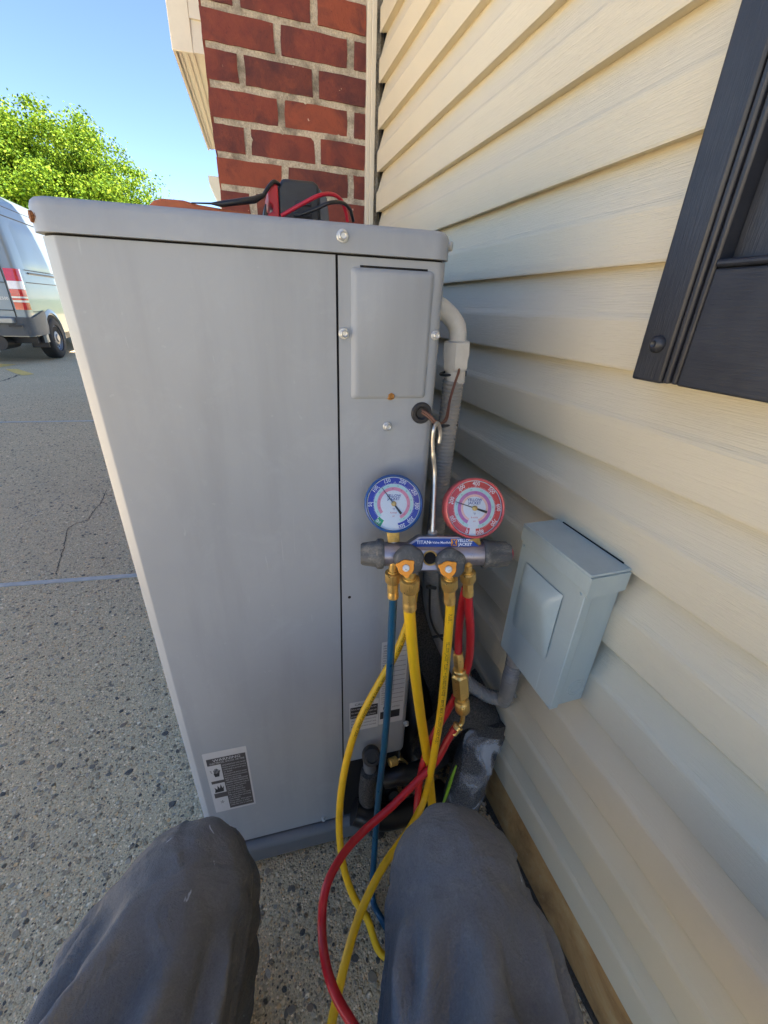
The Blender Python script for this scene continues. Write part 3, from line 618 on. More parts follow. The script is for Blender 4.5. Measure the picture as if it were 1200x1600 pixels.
Fm, w, h, st = sticker(ac, (546, 1099), (592, 1092), (549, 1143), .0065, 'caution_plate', 'small silver caution sticker beside the seam low on the service panel')
m = MB(); m.flat(rect(.03*w, -.55*h, .97*w, -.17*h), Fm, .0004); put_text(m, 'CAUTION', .10*h, Fm, .5*w, -.09*h, d=.0005)
for k, s_ in enumerate(['Use copper conductors only.', 'Suitable for outdoor use.', 'Refer to service manual.']): put_text(m, s_, .075*h, Fm, .06*w, -.64*h-k*.11*h, d=.0005, left=True, maxw=.88*w)
part('plate_print', m, 'ink_black', st, smooth=False)
m = MB()
for k, s_ in enumerate(['Before operating this unit be sure', 'the service valves are open and', 'power is on for 12 hours.']): put_text(m, s_, .085*h, Fm, .06*w, -.24*h-k*.12*h, d=.0006, left=True, sx=.9, maxw=.86*w)
part('plate_lettering', m, 'label', st, smooth=False)
# service valves
def at_v(px_, py_, v): u, z = acl(px_, py_, v); return L(u, v, z)
toV = AM.to_3x3() @ Vector((0, -1, 0))
p = at_v(580, 1180, -.012); m = MB(); m.lathe([(.013, -.04), (.0135, -.006), (.0175, -.004), (.0175, .010), (.015, .014), (.010, .0145), (.0095, .012), (.004, .012)], axes(p, (AM.to_3x3() @ Vector((-.1, -.75, .62)))), 6*4); part('suction_valve', m, 'black', ac)
m = MB(); m.tube([p+Vector((.0, .012, -.010)), at_v(578, 1210, -.004), at_v(580, 1250, .0)], .0125, 14); part('valve_body', m, 'pan', ac)
p = at_v(614, 1190, -.006); m = MB(); m.lathe([(.0075, -.008), (.0085, -.007), (.0085, .007), (.006, .0085)], axes(p, AM.to_3x3() @ Vector((-.97, -.2, .1))), 20); part('port_cap', m, 'brass_dull', ac)
m = MB(); m.tube(spline([p+Vector((.008, 0, 0)), at_v(626, 1186, -.006), at_v(634, 1190, .0), at_v(640, 1200, .018)], 6), .0022, 8); part('port_tube', m, 'brass', ac)
p = at_v(612, 1240, .012); m = MB(); m.lathe([(.014, -.03), (.015, 0), (.011, .012), (.006, .013)], axes(p, (AM.to_3x3() @ Vector((.1, -.85, .5)))), 6*3); part('liquid_valve', m, 'black', ac)

# insulated pipes
def P3(pts): return [ony(x, y, Y) for x, y, Y in pts]
def lumpy(r, a=.06, f=5, seed=0): return lambda t_: r*(1+a*noise.noise(Vector((t_*f, seed, 0))))
ip = thing('insulated_pipe', 'thick pipe in charcoal foam with clear film, rising by the wall behind the right knee', 'insulated pipe', tuple(onz(712, 1300)), 0, 'foam insulated refrigerant pipes')
pth = spline([(.322, .39, -.02)] + P3([(712, 1285, .44), (731, 1215, .465), (752, 1155, .488), (764, 1116, .50)]), 12)
m = MB(); m.tube(pth, lumpy(.041, .05, 6, 1), 26); part('foam_sleeve', m, 'foam', ip)
pth2 = spline(P3([(778, 1150, .50), (752, 1118, .50), (722, 1112, .505), (690, 1138, .53), (660, 1175, .53)]), 10); m = MB(); m.tube(pth2, lumpy(.032, .07, 5, 4), 20); part('foam_elbow', m, 'foam', ip)
m = MB(); m.tube(spline(P3([(768, 1128, .50), (762, 1105, .52), (758, 1085, .55), (752, 1050, .60)]), 8), lumpy(.024, .05, 5, 9), 18); part('foam_riser', m, 'foam', ip)
m = MB(); fr = frames(pth); i0, i1 = 20, 44; nn = 26
for k in range(i0, i1):
    pass
vs_ = []; fs_ = []
for k in range(i0, i1):
    T, N, B = fr[k]
    for j in range(nn):
        a = rad(-95+190*j/(nn-1)) + .25*math.sin(k*.3); rr_ = .0425+.0045*abs(noise.noise(Vector((k*.33, j*.4, 3)))) + .001*noise.noise(Vector((k*.9, j*1.1, 8)))
        vs_.append(pth[k] + (N*math.cos(a)+B*math.sin(a))*rr_)
fs_ = [(k*nn+j, k*nn+j+1, (k+1)*nn+j+1, (k+1)*nn+j) for k in range(i1-i0-1) for j in range(nn-1)]
m.add(vs_, fs_); part('clear_film', m, 'film', ip)
m = MB(); m.tube(spline([(.40, .60, .03), (.385, .66, .16), (.345, .74, .30), (.325, .88, .40), (.32, 1.1, .43)], 10), lumpy(.058, .05, 4, 12), 22); part('foam_sleeve', m, 'foam', ip, label='added dark sleeve standing in for the shade between cabinet and wall')  # added dark tube in place of the deep shade in the gap
m = MB(); m.tube(spline([(.30, .56, .10), (.30, .66, .22), (.285, .80, .33), (.28, 1.0, .36)], 10), lumpy(.045, .05, 4, 32), 22); part('gap_shade_sleeve', m, 'tape', ip)  # second added black tube, darkening the same gap as shade would
ip2 = thing('insulated_pipe', 'short black foam-wrapped suction pipe at the foot of the cabinet, left of the blue hose', 'insulated pipe', tuple(L(.12, 0, 0)), 0, 'foam insulated refrigerant pipes')
m = MB(); m.tube(spline([at_v(577, 1205, -.008), at_v(573, 1240, -.006), at_v(577, 1268, -.004), at_v(590, 1300, .0)], 8), lumpy(.0165, .06, 4, 3), 18); part('foam_sleeve', m, 'foam', ip2)
m = MB(); m.tube(spline([at_v(553, 1268, -.012), at_v(575, 1274, -.02), at_v(610, 1276, -.022), at_v(650, 1262, -.01), at_v(690, 1235, .02)], 8), lumpy(.024, .08, 6, 6), 20); part('taped_wrap', m, 'tape', ip2)
m = MB(); m.tube(spline([at_v(600, 1215, .002), at_v(625, 1210, -.004), at_v(655, 1205, .0), at_v(690, 1180, .03)], 8), lumpy(.020, .08, 6, 16), 18); part('taped_bend', m, 'tape', ip2)
m = MB(); P_ = spline(P3([(713, 1196, .44), (706, 1215, .435), (698, 1240, .43), (690, 1262, .42)]), 6); m.tube(P_, [.0015+.002*math.sin(math.pi*k/(len(P_)-1)) for k in range(len(P_))], 8)
meta(part('green_wire', m, 'leafgreen'), 'short bright green ground wire between the black foam pipes', 'wire')

# ------------------------------------------------------------------ flexible conduit from cabinet to switch box
def corr(path, r, a, pitch):
    path = [Vector(p) for p in path]; out = [path[0]]; step = pitch/4; acc = 0
    for i in range(len(path)-1):
        d = path[i+1]-path[i]; ln = d.length; t_ = step-acc
        while t_ < ln: out.append(path[i]+d*(t_/ln)); t_ += step
        acc = ln-(t_-step)
    rs = [r+a*(1 if (k//2) % 2 else -1) for k in range(len(out))]; return out, rs
fc = thing('flexible_conduit', 'grey flexible electrical conduit looping from cabinet elbow down to the switch box', 'conduit', tuple(onz(690, 1240)))
cx = .268
E0 = [L(.225, .05, acl(706, 478)[1]-.012), ]
e1 = ony(704, 490, .525); e2 = ony(714, 506, .528); e3 = ony(717, 532, .53)
m = MB(); m.tube(spline([(.20, .53, e1.z+.012), (.235, .53, e1.z+.008), (.262, .53, e2.z), (e3.x-.002, .53, e3.z), (e3.x-.002, .53, e3.z-.008)], 8), .0115, 18); part('elbow', m, 'elbow', fc)
m = MB(); a = Vector((e3.x-.002, .53, e3.z-.004)); nutf = lambda R: (lambda t_: R*(1+.06*(1 if math.cos(6*t_) > 0 else -1)))
m.lathe([(.012, .004), (nutf(.0175), .002), (nutf(.0180), -.014), (nutf(.0165), -.022), (nutf(.0165), -.030), (.0135, -.034), (.0135, -.05)], axes(a, (-.05, 0, 1)), 24); part('coupling', m, 'elbow', fc, angle=30)
cp = spline([a+Vector((0, 0, -.045))] + P3([(703, 640, .535), (692, 720, .535), (684, 800, .535), (675, 880, .54), (674, 940, .55), (690, 1000, .56), (718, 1052, .545), (752, 1082, .515), (778, 1091, .49), (788, 1093, .478)]) + [Vector((.398, .437, .452)), Vector((.398, .436, .482)), Vector((.398, .436, .519))], 12)
q, rs = corr(cp, .0142, .0006, .0052); m = MB(); m.tube(q, rs, 14); part('conduit_sleeve', m, 'conduit', fc, angle=60)
e = Vector((.398, .436, .513)); m = MB(); m.lathe([(.0125, -.016), (.0150, -.015), (.0150, -.004), (nutf(.016), -.003), (nutf(.016), .006)], axes(e, (0, 0, 1)), 24); part('connector', m, 'zinc', fc, angle=30)
m = MB(); e = ony(790, 1090, .472); T_ = Vector((.6, -.6, .3)); m.tube([e-Vector((.012, -.004, .002)), e+Vector((.012, -.002, .004))], .0125, 16)
e5 = ony(829, 1101, .45); e5.x = .432; m.prism([(-.007, 0), (.007, 0), (.007, .034), (.004, .040), (-.004, .040), (-.007, .034)], axes((.430, .448, .385), (-1, 0, 0), (0, -.6, -.8)) @ Matrix.Rotation(rad(90), 4, 'Z'), 0, .004); part('strap', m, 'conduit', fc, bevel=.001)
# second dark loop of hose behind the conduit
m = MB(); m.tube(spline(P3([(748, 1075, .60), (752, 1050, .60), (768, 1042, .59), (777, 1060, .585), (772, 1090, .585), (760, 1110, .58)]), 8), .012, 14); meta(part('dark_hose_loop', m, 'foam'), 'small dark loop of sleeved cable behind the grey conduit, left of switch box', 'cable loop')
# control wire with ties
cw = thing('control_wire', 'thin brown thermostat wire from the black grommet around the cabinet edge to the elbow', 'wire', tuple(gp))
for dz, dv in ((0, 0), (.003, -.003)):
    m = MB(); m.tube(spline([gp+Vector((-.002, .004, .002+dz)), gp+Vector((.008, -.006, -.004+dz)), at_v(682, 663, -.004)+Vector((0, dv, dz)), ony(696, 655, .49)+Vector((0, dv, 0)), ony(703, 625, .505), ony(711, 598, .51), ony(717, 580, .512), ony(716, 572, .53)], 10), .0017, 8); part('wire_strand', m, 'wire', cw)
for px_, py_, Y in ((709, 585, .535), (697, 664, .535)):
    c_ = ony(px_-6, py_-2, Y); m = MB(); pts = [c_+Vector((.0128*math.cos(2*math.pi*k/20), .0128*math.sin(2*math.pi*k/20), .002*math.cos(2*math.pi*k/20))) for k in range(21)]; m.tube(pts, .0018, 6); m.box(tuple(c_+Vector((.012, -.010, -.003))), tuple(c_+Vector((.020, -.004, .004)))); part('cable_tie', m, 'black', cw)
m = MB(); m.tube(spline(P3([(672, 915, .52), (672, 960, .53), (680, 985, .53), (692, 1000, .53)]), 8), .0022, 8); m.tube(P3([(667, 917, .52), (681, 919, .52)]), .003, 6); m.tube(P3([(676, 996, .53), (692, 993, .53)]), .003, 6); part('black_cable', m, 'black', cw)

# ------------------------------------------------------------------ electrical switch box
eb = thing('switch_box', 'pale blue-grey metal disconnect switch box mounted on the beige siding', 'electrical box', (.43, .39, .52))
XF, XB = .3800, .4405; Y0, Y1 = .3225, .4600; Z0, Z1 = .5225, .7640
print('box', onx(775, 1000.5, XF), onx(848.5, 1097, XF), onx(930, 896.7, XF), onx(829.8, 818.5, XF))
m = MB(); m.box((XF+.009, Y0+.003, Z0), (XB-.001, Y1-.003, Z1-.003)); part('enclosure', m, 'box', eb, bevel=.001)
m = MB(); # front door with side flanges
m.prism([(Y0, Z0-.003), (Y1, Z0-.003), (Y1, Z1-.018), (Y0, Z1-.018)], axes((XF+.014, 0, 0), (-1, 0, 0), (0, 1, 0)) @ Matrix.Scale(-1, 4, (0, 1, 0)), 0, .0)
m = MB(); m.box((XF, Y0, Z0-.002), (XF+.0145, Y1, Z1-.0265)); part('door', m, 'box', eb, bevel=.0012)
m = MB(); m.box((XF-.0025, Y0-.0022, Z1-.0022), (XB, Y1+.0022, Z1+.0015)); m.box((XF-.0025, Y0-.0022, Z1-.026), (XF+.0005, Y1+.0022, Z1-.0022)); part('hood', m, 'box', eb, bevel=.0008)
m = MB(); Mx = axes((0, Y0-.0022, 0), (0, -1, 0), (1, 0, 0)); m.prism([(XF-.0024, Z1-.0025), (XB-.001, Z1-.0025), (XB-.001, Z1-.0300), (XF+.0035, Z1-.0345), (XF+.0005, Z1-.0335), (XF-.0024, Z1-.0290)], Mx, -.0012, .0022)
o_ = part('hood_side', m, 'box', eb, smooth=False)
m = MB(); m.lathe([(.0016, 0), (.0016, .0002)], axes((XB-.016, Y0-.0029, Z1-.019), (0, -1, 0)), 10); part('rivet_hole', m, 'hole', eb)
# pressed pyramid bulge on the door (rounded wedge)
yc0, yc1, zc0, zc1 = Y0+.0305, Y1-.016, Z0+.062, Z1-.052
m = MB(); N_ = 16; vs_ = []
for j in range(N_+1):
    for i in range(N_+1):
        u = i/N_; v_ = j/N_; y = yc0+(yc1-yc0)*u; z = zc0+(zc1-zc0)*v_
        eu = min(u, 1-u); top = 1-v_; e_u = min(1, eu/.20); e_t = min(1, top/.22); e_b = min(1, v_/.85)
        hh = .0170*min(e_u, e_t, e_b); sm = hh
        vs_.append((XF-.0003-sm, y, z))
fs_ = [(j*(N_+1)+i, j*(N_+1)+i+1, (j+1)*(N_+1)+i+1, (j+1)*(N_+1)+i) for j in range(N_) for i in range(N_)]
m.add(vs_, [f[::-1] for f in fs_]); part('door_bulge', m, 'box', eb, angle=80)
sb_ = bpy.data.objects['door_bulge'].modifiers.new('soften', 'SMOOTH'); sb_.iterations = 5; sb_.factor = .5
m = MB()
for r_ in (.014, .0095): m.lathe([(r_, 0), (r_+.0008, .0006), (r_+.0016, 0)], axes((XB-.020, Y0+.0028, Z0+.030), (0, -1, 0)), 28, caps=False)
part('knockout', m, 'box', eb)
for y_, z_ in ((Y0+.008, Z1-.034), (Y1-.006, Z1-.034)):
    m = MB(); m.lathe([(.0022, 0), (.0020, .0012), (.0008, .0014)], axes((XF, y_, z_), (-1, 0, 0)), 10); part('rivet', m, 'box', eb)
m = MB(); m.box((XB-.002, Y0+.01, Z1-.001), (XB+.003, Y1-.01, Z1+.003)); part('back_shadow_strip', m, 'hole', eb, smooth=False)  # black strip painting the shade between box and siding
# ------------------------------------------------------------------ gauge manifold hanging from the wire
MO = ony(672, 868, .418); MA = -.24; MT = rad(24)
MU = Vector((math.cos(MA), math.sin(MA), 0)); MN = Vector((math.sin(MA)*math.cos(MT), -math.cos(MA)*math.cos(MT), math.sin(MT))); MV = MN.cross(MU)
def ml(px_, py_, v=0.0): q = mp(px_, py_, v)-MO; return q.dot(MU), q.dot(MV)
gm = thing('gauge_manifold', 'four-valve brass and aluminium gauge manifold with blue and red dials hanging by a steel hook', 'gauge manifold', tuple(MO), MA)
def mp(px_, py_, v=0.0): return onpl(px_, py_, MO+MN*v, MN)   # v toward the viewer
def MF(p): return axes(p, MN, MU)                              # local x right, y up, z to viewer
PX = .00082*1.0
yb_ = .5*(ml(599, 864)[1]+ml(753, 866)[1]); c0_ = MO+MU*ml(599, 864)[0]+MV*yb_; c1_ = MO+MU*ml(753, 866)[0]+MV*yb_; ln = (c1_-c0_).length
m = MB(); m.lathe([(.0125, -.002), (.0160, 0), (.0165, .018), (.0155, .024), (.0155, ln-.024), (.0165, ln-.018), (.0160, ln), (.0125, ln+.002)], axes(c0_, (c1_-c0_)), 32)
part('manifold_body', m, 'alu', gm)
mid = (c0_+c1_)/2; BF = MF(mid)
BO = MF(MO)
m = MB(); m.prism([ml(*p, .0115) for p in ((620, 872), (752, 872), (757, 861), (745, 852), (718, 838), (655, 838), (640, 848), (628, 860))], BO, -.010, .0115); part('name_block', m, 'alu', gm, bevel=.0012)
m = MB(); m.prism(rrect(*ml(640, 893, .0165), *ml(708, 858, .0165), .005), BO, -.012, .0165); part('centre_block', m, 'alu', gm, bevel=.002)
# blue name strip
NF = MF(mp(692, 848, .0117)); m = MB(); m.prism([(-.046, -.0052), (.048, -.0052), (.036, .0055), (-.029, .0055)], NF, 0, .0004); ns = part('name_strip', m, 'ink_blue', gm, smooth=False)
m = MB(); put_text(m, 'TITAN', .0062, NF, -.0255, .0004, d=.0006, bold=.015); put_text(m, '4-Valve Manifold', .0042, NF, -.0030, .0002, d=.0006, bold=.015); put_text(m, 'YELLOW', .0052, NF, .0290, .0026, d=.0006, bold=.03); put_text(m, 'JACKET', .0052, NF, .0290, -.0022, d=.0006, bold=.03); part('name_lettering', m, 'ink_white', ns, smooth=False)
m = MB(); m.flat(rect(.0105, -.0042, .0185, .0048), NF, .0006); part('name_emblem', m, 'orange', ns, smooth=False)
m = MB(); m.flat([(.0145+(x-.0127)*1.3, .0003+(y-.0006)*1.35) for x, y in ((.0105, .0035), (.0120, .0035), (.0128, .0018), (.0138, .0035), (.0152, .0035), (.0134, .0006), (.0150, -.0022), (.0135, -.0022), (.0126, -.0006), (.0116, -.0022), (.0103, -.0022), (.0120, .0006))], NF, .0008); part('emblem_mark', m, 'ink_blue', ns, smooth=False)
# sight port
sp = mp(672, 872, .0165); SF = MF(sp); m = MB(); m.lathe([(.0098, -.003), (.0098, .0012), (.0088, .0018), (.0078, .0012), (.0074, -.002)], SF, 32, caps=False); part('sight_ring', m, 'brass_dull', gm)
m = MB(); m.lathe([(.0080, .0004), (.0060, .0005), (.0, .0006)], SF, 24, caps=False); part('sight_glass', m, 'hole', gm)
# end handles
def fluted(R, n=6, d=.10, ph=0): return lambda a: R*(1-d*(.5+.5*math.cos(n*a+ph))**2)
hL = c0_; m = MB(); hs = []; dirL = -(c1_-c0_).normalized()
m.lathe([(.0130, -.001), (.0190, 0), (.0200, .003), (.0195, .008), (fluted(.0175, 5, .14), .010), (fluted(.0150, 5, .22), .027), (fluted(.0130, 5, .22), .0295), (.006, .0297)], axes(hL, dirL), 60); part('side_handle', m, 'knob', gm, angle=50)
m = MB(); m.lathe([(.0130, -.001), (.0190, 0), (.0200, .003), (fluted(.0195, 5, .10), .007), (fluted(.0185, 5, .20), .012), (fluted(.0165, 5, .25), .034), (fluted(.014, 5, .2), .037), (.006, .0373)], axes(c1_, -dirL), 60); sh_ = part('side_handle', m, 'knob', gm, angle=50)
m = MB(); m.lathe([(.0085, 0), (.0085, .0025), (.006, .0032)], axes(c1_-dirL*.0374, -dirL), 18); part('handle_cap', m, 'redcap', sh_, label='red end cap')
# front knobs with orange inserts
for (kx, ky, ox, oy) in ((638, 873, 634, 887), (702, 878, 700, 889)):
    kp = mp(kx, ky, .018); KF = MF(kp); m = MB(); m.lathe([(.0175, 0), (fluted(.0192, 5, .06, 1), .003), (fluted(.0190, 5, .10, 1), .012), (fluted(.0165, 5, .12, 1), .0155), (.008, .0162)], KF, 60); kb = part('front_knob', m, 'knob', gm, angle=50)
    op = mp(ox, oy, .0345); OF = MF(op); m = MB(); pts = []
    for k in range(60):
        a = 2*math.pi*k/60; pts.append(((.0100+.0030*max(0, math.cos(3*(a-.7)))**3)*math.cos(a), (.0100+.0030*max(0, math.cos(3*(a-.7)))**3)*math.sin(a)))
    m.prism(pts, OF, -.0015, .0022); part('knob_insert', m, 'orange', kb, label='orange insert', bevel=.0007)
    m = MB(); m.lathe([(.0046, .0020), (.0046, .0032), (.0040, .0042), (.0022, .0044), (.0018, .0032)], OF, 20); part('knob_screw', m, 'zinc', kb)
# gauges
def gauge(cxp, cyp, R, rimmat, scheme):
    c = mp(cxp, cyp, .012); GF = MF(c); host = []
    m = MB(); m.lathe([(R*.80, -.020), (R*.95, -.019), (R*1.0, -.016), (R*1.0, .003), (R*.985, .0055), (R*.94, .0066), (R*.915, .0055), (R*.91, .0020)], GF, 64, caps=False)
    m.lathe([(R*.80, -.020), (.001, -.0202)], GF, 32, caps=False); rim = part('gauge', m, rimmat, gm, label=scheme['label'], angle=50)
    def ring(r0, r1, a0, a1, d, mat, nm='dial_band'):
        m = MB(); K = 60
        for k in range(K):
            b0 = rad(a0+(a1-a0)*k/K); b1 = rad(a0+(a1-a0)*(k+1)/K)
            m.add([GF @ Vector((r*math.sin(b), r*math.cos(b), d)) for r, b in ((r0, b0), (r0, b1), (r1, b1), (r1, b0))], [(0, 1, 2, 3)])
        return part(nm, m, mat, rim, smooth=False)
    m = MB(); m.lathe([(R*.915, .0012), (.0005, .0012)], GF, 64, caps=False); part('dial_face', m, 'dial_white', rim, smooth=False)
    A = scheme['a']; ring(R*.68, R*.885, A[0], A[1], .0014, scheme['outer'])
    ring(R*.455, R*.565, A[0]+14, A[1]-14, .0014, scheme['mid']); ring(R*.565, R*.67, A[0]+8, A[1]-8, .0013, 'dial_mint')
    if scheme.get('inner'): ring(R*.38, R*.455, A[0]+14, A[1]-14, .0014, scheme['inner'])
    ring(R*.895, R*.91, -180, 180, .0015, 'ink_white')
    m = MB(); ntk = scheme['ticks']
    for k in range(ntk+1):
        a = rad(scheme['t0']+(scheme['t1']-scheme['t0'])*k/ntk); big = k % scheme['maj'] == 0; r0, r1, w_ = R*.685, R*(.75 if big else .715), (.00035 if big else .00018)
        s_, c_ = math.sin(a), math.cos(a); m.add([GF @ Vector((r*s_+w_*q*c_, r*c_-w_*q*s_, .0017)) for r, q in ((r0, -1), (r0, 1), (r1, 1), (r1, -1))], [(0, 1, 2, 3)])
    for s_, a in scheme['nums']: put_text(m, s_, R*.185, GF, R*.80*math.sin(rad(a)), R*.80*math.cos(rad(a)), rot=-rad(a), d=.0017, bold=.012, sx=.9)
    part('dial_numbers', m, 'ink_white', rim, smooth=False)
    m = MB()
    put_text(m, 'YELLOW', R*.125, GF, 0, R*.27, d=.0016, bold=.02); put_text(m, 'JACKET', R*.125, GF, 0, R*.165, d=.0016, bold=.02); put_text(m, '°F', R*.10, GF, 0, -R*.19, d=.0016, bold=.01); part('dial_name', m, 'ink_blue', rim, smooth=False)
    m = MB(); put_text(m, 'R-410A', R*.075, GF, 0, -R*.31, d=.0016); put_text(m, 'psi', R*.07, GF, 0, -R*.42, d=.0016); part('dial_small_print', m, 'ink_red', rim, smooth=False)
    m = MB()
    for k, s_ in enumerate(scheme['inn']): a = A[0]+25+(A[1]-A[0]-50)*k/(len(scheme['inn'])-1); put_text(m, s_, R*.06, GF, R*.61*math.sin(rad(a)), R*.61*math.cos(rad(a)), rot=-rad(a), d=.0016)
    part('inner_scale', m, 'ink_green', rim, smooth=False)
    m = MB()
    for k, s_ in enumerate(scheme['inn'][:-1]): a = A[0]+35+(A[1]-A[0]-70)*k/(len(scheme['inn'])-2); put_text(m, s_, R*.06, GF, R*.51*math.sin(rad(a)), R*.51*math.cos(rad(a)), rot=-rad(a), d=.0016)
    for k in range(17): a = A[0]+30+(A[1]-A[0]-60)*k/16; put_text(m, '•', R*.05, GF, R*.40*math.sin(rad(a)), R*.40*math.cos(rad(a)), d=.0016)
    part('inner_scale', m, 'ink_red', rim, smooth=False)
    a = rad(scheme['needle']); D = Vector((math.sin(a), math.cos(a))); Nn = Vector((D.y, -D.x)); m = MB()
    def q(t_, w_): return (D*t_+Nn*w_)
    m.prism([tuple(q(-R*.43, -R*.042)), tuple(q(-R*.08, -R*.028)), tuple(q(R*.1, -R*.016)), tuple(q(R*.68, -R*.008)), tuple(q(R*.68, R*.008)), tuple(q(R*.1, R*.016)), tuple(q(-R*.08, R*.028)), tuple(q(-R*.43, R*.042))], GF, .0026, .0030); part('needle', m, 'ink_black', rim, smooth=False)
    m = MB(); m.lathe([(R*.085, .0012), (R*.085, .0038), (R*.065, .0044), (.0004, .0044)], GF, 24); part('needle_hub', m, 'brass_dull', rim)
    if scheme.get('green'):
        a0, a1 = scheme['green']; ring(R*.66, R*.90, a0, a1, .00155, 'green'); m = MB(); put_text(m, '30', R*.13, GF, R*.80*math.sin(rad((a0+a1)/2)), R*.80*math.cos(rad((a0+a1)/2)), rot=-rad((a0+a1)/2), d=.0018); part('green_number', m, 'ink_white', rim, smooth=False)
    m = MB(); m.lathe([(R*.12, .0015), (R*.11, .0022)], GF @ Matrix.Translation((R*.12, -R*.40, 0)) @ Matrix.Scale(.35, 4), 14); part('dial_screw', m, 'zinc', rim)
    # brass stem
    bl = ml(cxp, 862, 0); base = MO+MU*bl[0]+MV*(yb_+.012); gb = GF @ Vector((0, -R*.96, -.006)); ax_ = gb-base; X_ = axes(base, ax_, MU); Ls = ax_.length
    m = MB(); m.prism(rrect(-.0078, -.0078, .0078, .0078, .001, 2), X_, Ls-.0125, Ls+.002); part('gauge_stem', m, 'brass_dull', gm, bevel=.0008)
    m = MB(); m.lathe([(.0090, 0), (.0090, .0035), (.0060, .004), (.0060, Ls-.012)], X_, 20); part('stem_collar', m, 'zinc', gm)
    # clear lens
    m = MB(); m.lathe([(R*.912, .0050), (R*.7, .0056), (.0006, .0058)], GF, 48, caps=False); part('lens', m, LENS, rim)
t = NT('gauge_lens'); tr = t.n('ShaderNodeBsdfTransparent'); mx = t.n('ShaderNodeMixShader'); gl = t.n('ShaderNodeBsdfGlossy'); gl.inputs['Roughness'].default_value = .08
fr_ = t.n('ShaderNodeFresnel'); fr_.inputs[0].default_value = 1.45; t.l(fr_.outputs[0], mx.inputs[0]); t.l(tr.outputs[0], mx.inputs[1]); t.l(gl.outputs[0], mx.inputs[2]); t.l(mx.outputs[0], t.out.inputs[0]); LENS = t.m
gauge(615, 787, .0372, 'blue_rim', dict(label='blue-rimmed low side dial', a=(-142, 168), outer='dial_blue', mid='dial_pink', ticks=60, maj=10, t0=-132, t1=138, needle=-37,
      nums=[('0', -136), ('50', -92), ('100', -52), ('150', -17), ('200', 22), ('250', 60), ('300', 95), ('350', 133), ('500', 160)], inn=['30', '40', '50', '60', '70', '80', '90', '100', '110'], green=(-150, -132)))
gauge(741, 794, .0392, 'red_rim', dict(label='red-rimmed high side dial', a=(-168, 176), outer='dial_red', mid='dial_purple', inner='dial_peach', ticks=80, maj=10, t0=-160, t1=165, needle=-72,
      nums=[('0', -162), ('100', -117), ('200', -72), ('300', -34), ('400', 3), ('500', 44), ('600', 88), ('700', 126), ('800', 166)], inn=['60', '70', '80', '90', '100', '110', '120', '130', '140', '150']))
# hook
hb = mp(676, 832, .0); m = MB(); m.lathe([(.0085, -.004), (.0085, 0), (.0062, .0005), (.0062, .0075), (.0045, .008)], axes(hb-Vector((0, 0, .006)), (0, 0, 1)), 6*4); part('hook_nut', m, 'zinc', gm)
hy = .455
hk = spline([hb, hb.lerp(ony(679, 740, hy), .5), ony(679, 740, hy), ony(677, 712, hy), ony(676, 690, hy), ony(678, 670, hy), ony(683, 661, hy+.008), ony(687, 668, hy+.014), ony(688, 680, hy+.016), ony(686, 692, hy+.016)], 10)
m = MB(); m.tube(hk, lambda t_: .0029 if t_ < .35 else .0024, 12); part('hook', m, 'steel', gm)

# ------------------------------------------------------------------ hoses
def knurl(R): return lambda a: R*(1+.035*math.cos(28*a))
def fitting(parent, top, d, s=1.0, mat='brass'):
    X = axes(top, d); m = MB(); m.lathe([(.0050*s, -.012), (.0050*s, -.002), (.0062*s, -.002), (.0062*s, 0)], X, 16); part('thread', m, mat, parent)
    m = MB(); m.lathe([(.0068*s, 0), (knurl(.0088*s), .0012), (knurl(.0088*s), .0125*s), (.0078*s, .0145*s), (.0068*s, .0148*s)], X, 84); part('knurled_nut', m, mat, parent, angle=60)
    hx = lambda R: (lambda a: R/math.cos(((a) % (math.pi/3))-math.pi/6)*.9)
    m = MB(); m.lathe([(.0055*s, .0148*s), (hx(.0066*s), .0155*s), (hx(.0066*s), .027*s), (.0060*s, .0275*s), (.0066*s, .030*s), (.0066*s, .036*s), (.0058*s, .037*s)], X, 36); part('hex_ferrule', m, mat, parent, angle=30)
    return X @ Vector((0, 0, .034*s))
def hose(label, pts, r, mat, group='hoses of the gauge set', fit=None, s=1.0, texts=None, ends=True, phase=0, tsize=.0070):
    P0 = ony(*pts[0]); th = thing('hose', label, 'hose', tuple(P0), 0, group)
    path = [ony(*p) if p[0] > 30 else Vector(p) for p in pts]
    if fit:
        e = fitting(th, path[0], path[1]-path[0], s*1.17); path = [e] + [p for p in path[1:]]
    path = spline(path, 14); path = resample(path, .006)
    r *= 1.07; m = MB(); m.tube(path, r, 16); hs = part('hose_sleeve', m, mat, th)
    if texts:
        fr = frames(path); m = MB(); cum = [0]
        for i in range(1, len(path)): cum.append(cum[-1]+(path[i]-path[i-1]).length)
        for s0, string, ph in texts:
            v, f = text2d(string, tsize, .004); mn = min(a for a, b in v); vs_ = []; ok = True
            for a, b in v:
                sl = s0+(a-mn)*.85; i = min(len(path)-2, max(0, int(sl/.006))); u = (sl-cum[i])/max(1e-6, cum[i+1]-cum[i]); c = path[i].lerp(path[i+1], min(1.2, u)); T, N, B = fr[i]
                ang = ph - b/r; vs_.append(c+(N*math.cos(ang)+B*math.sin(ang))*(r+.00015))
            m = MB(); m.add(vs_, f); part('hose_lettering', m, 'ink_black', hs, smooth=False)
    return th
def resample(path, step):
    out = [path[0]]; acc = 0
    for i in range(1, len(path)):
        a, b = path[i-1], path[i]; d = (b-a).length
        while acc+d >= step:
            t_ = (step-acc)/d; a = a.lerp(b, t_); out.append(a); d = (b-a).length; acc = 0
        acc += d
    return out
JK = 'YELLOW JACKET PLUS II  •  CHARGING HOSE  •  800 PSI MAX  •  YELLOW JACKET PLUS II'
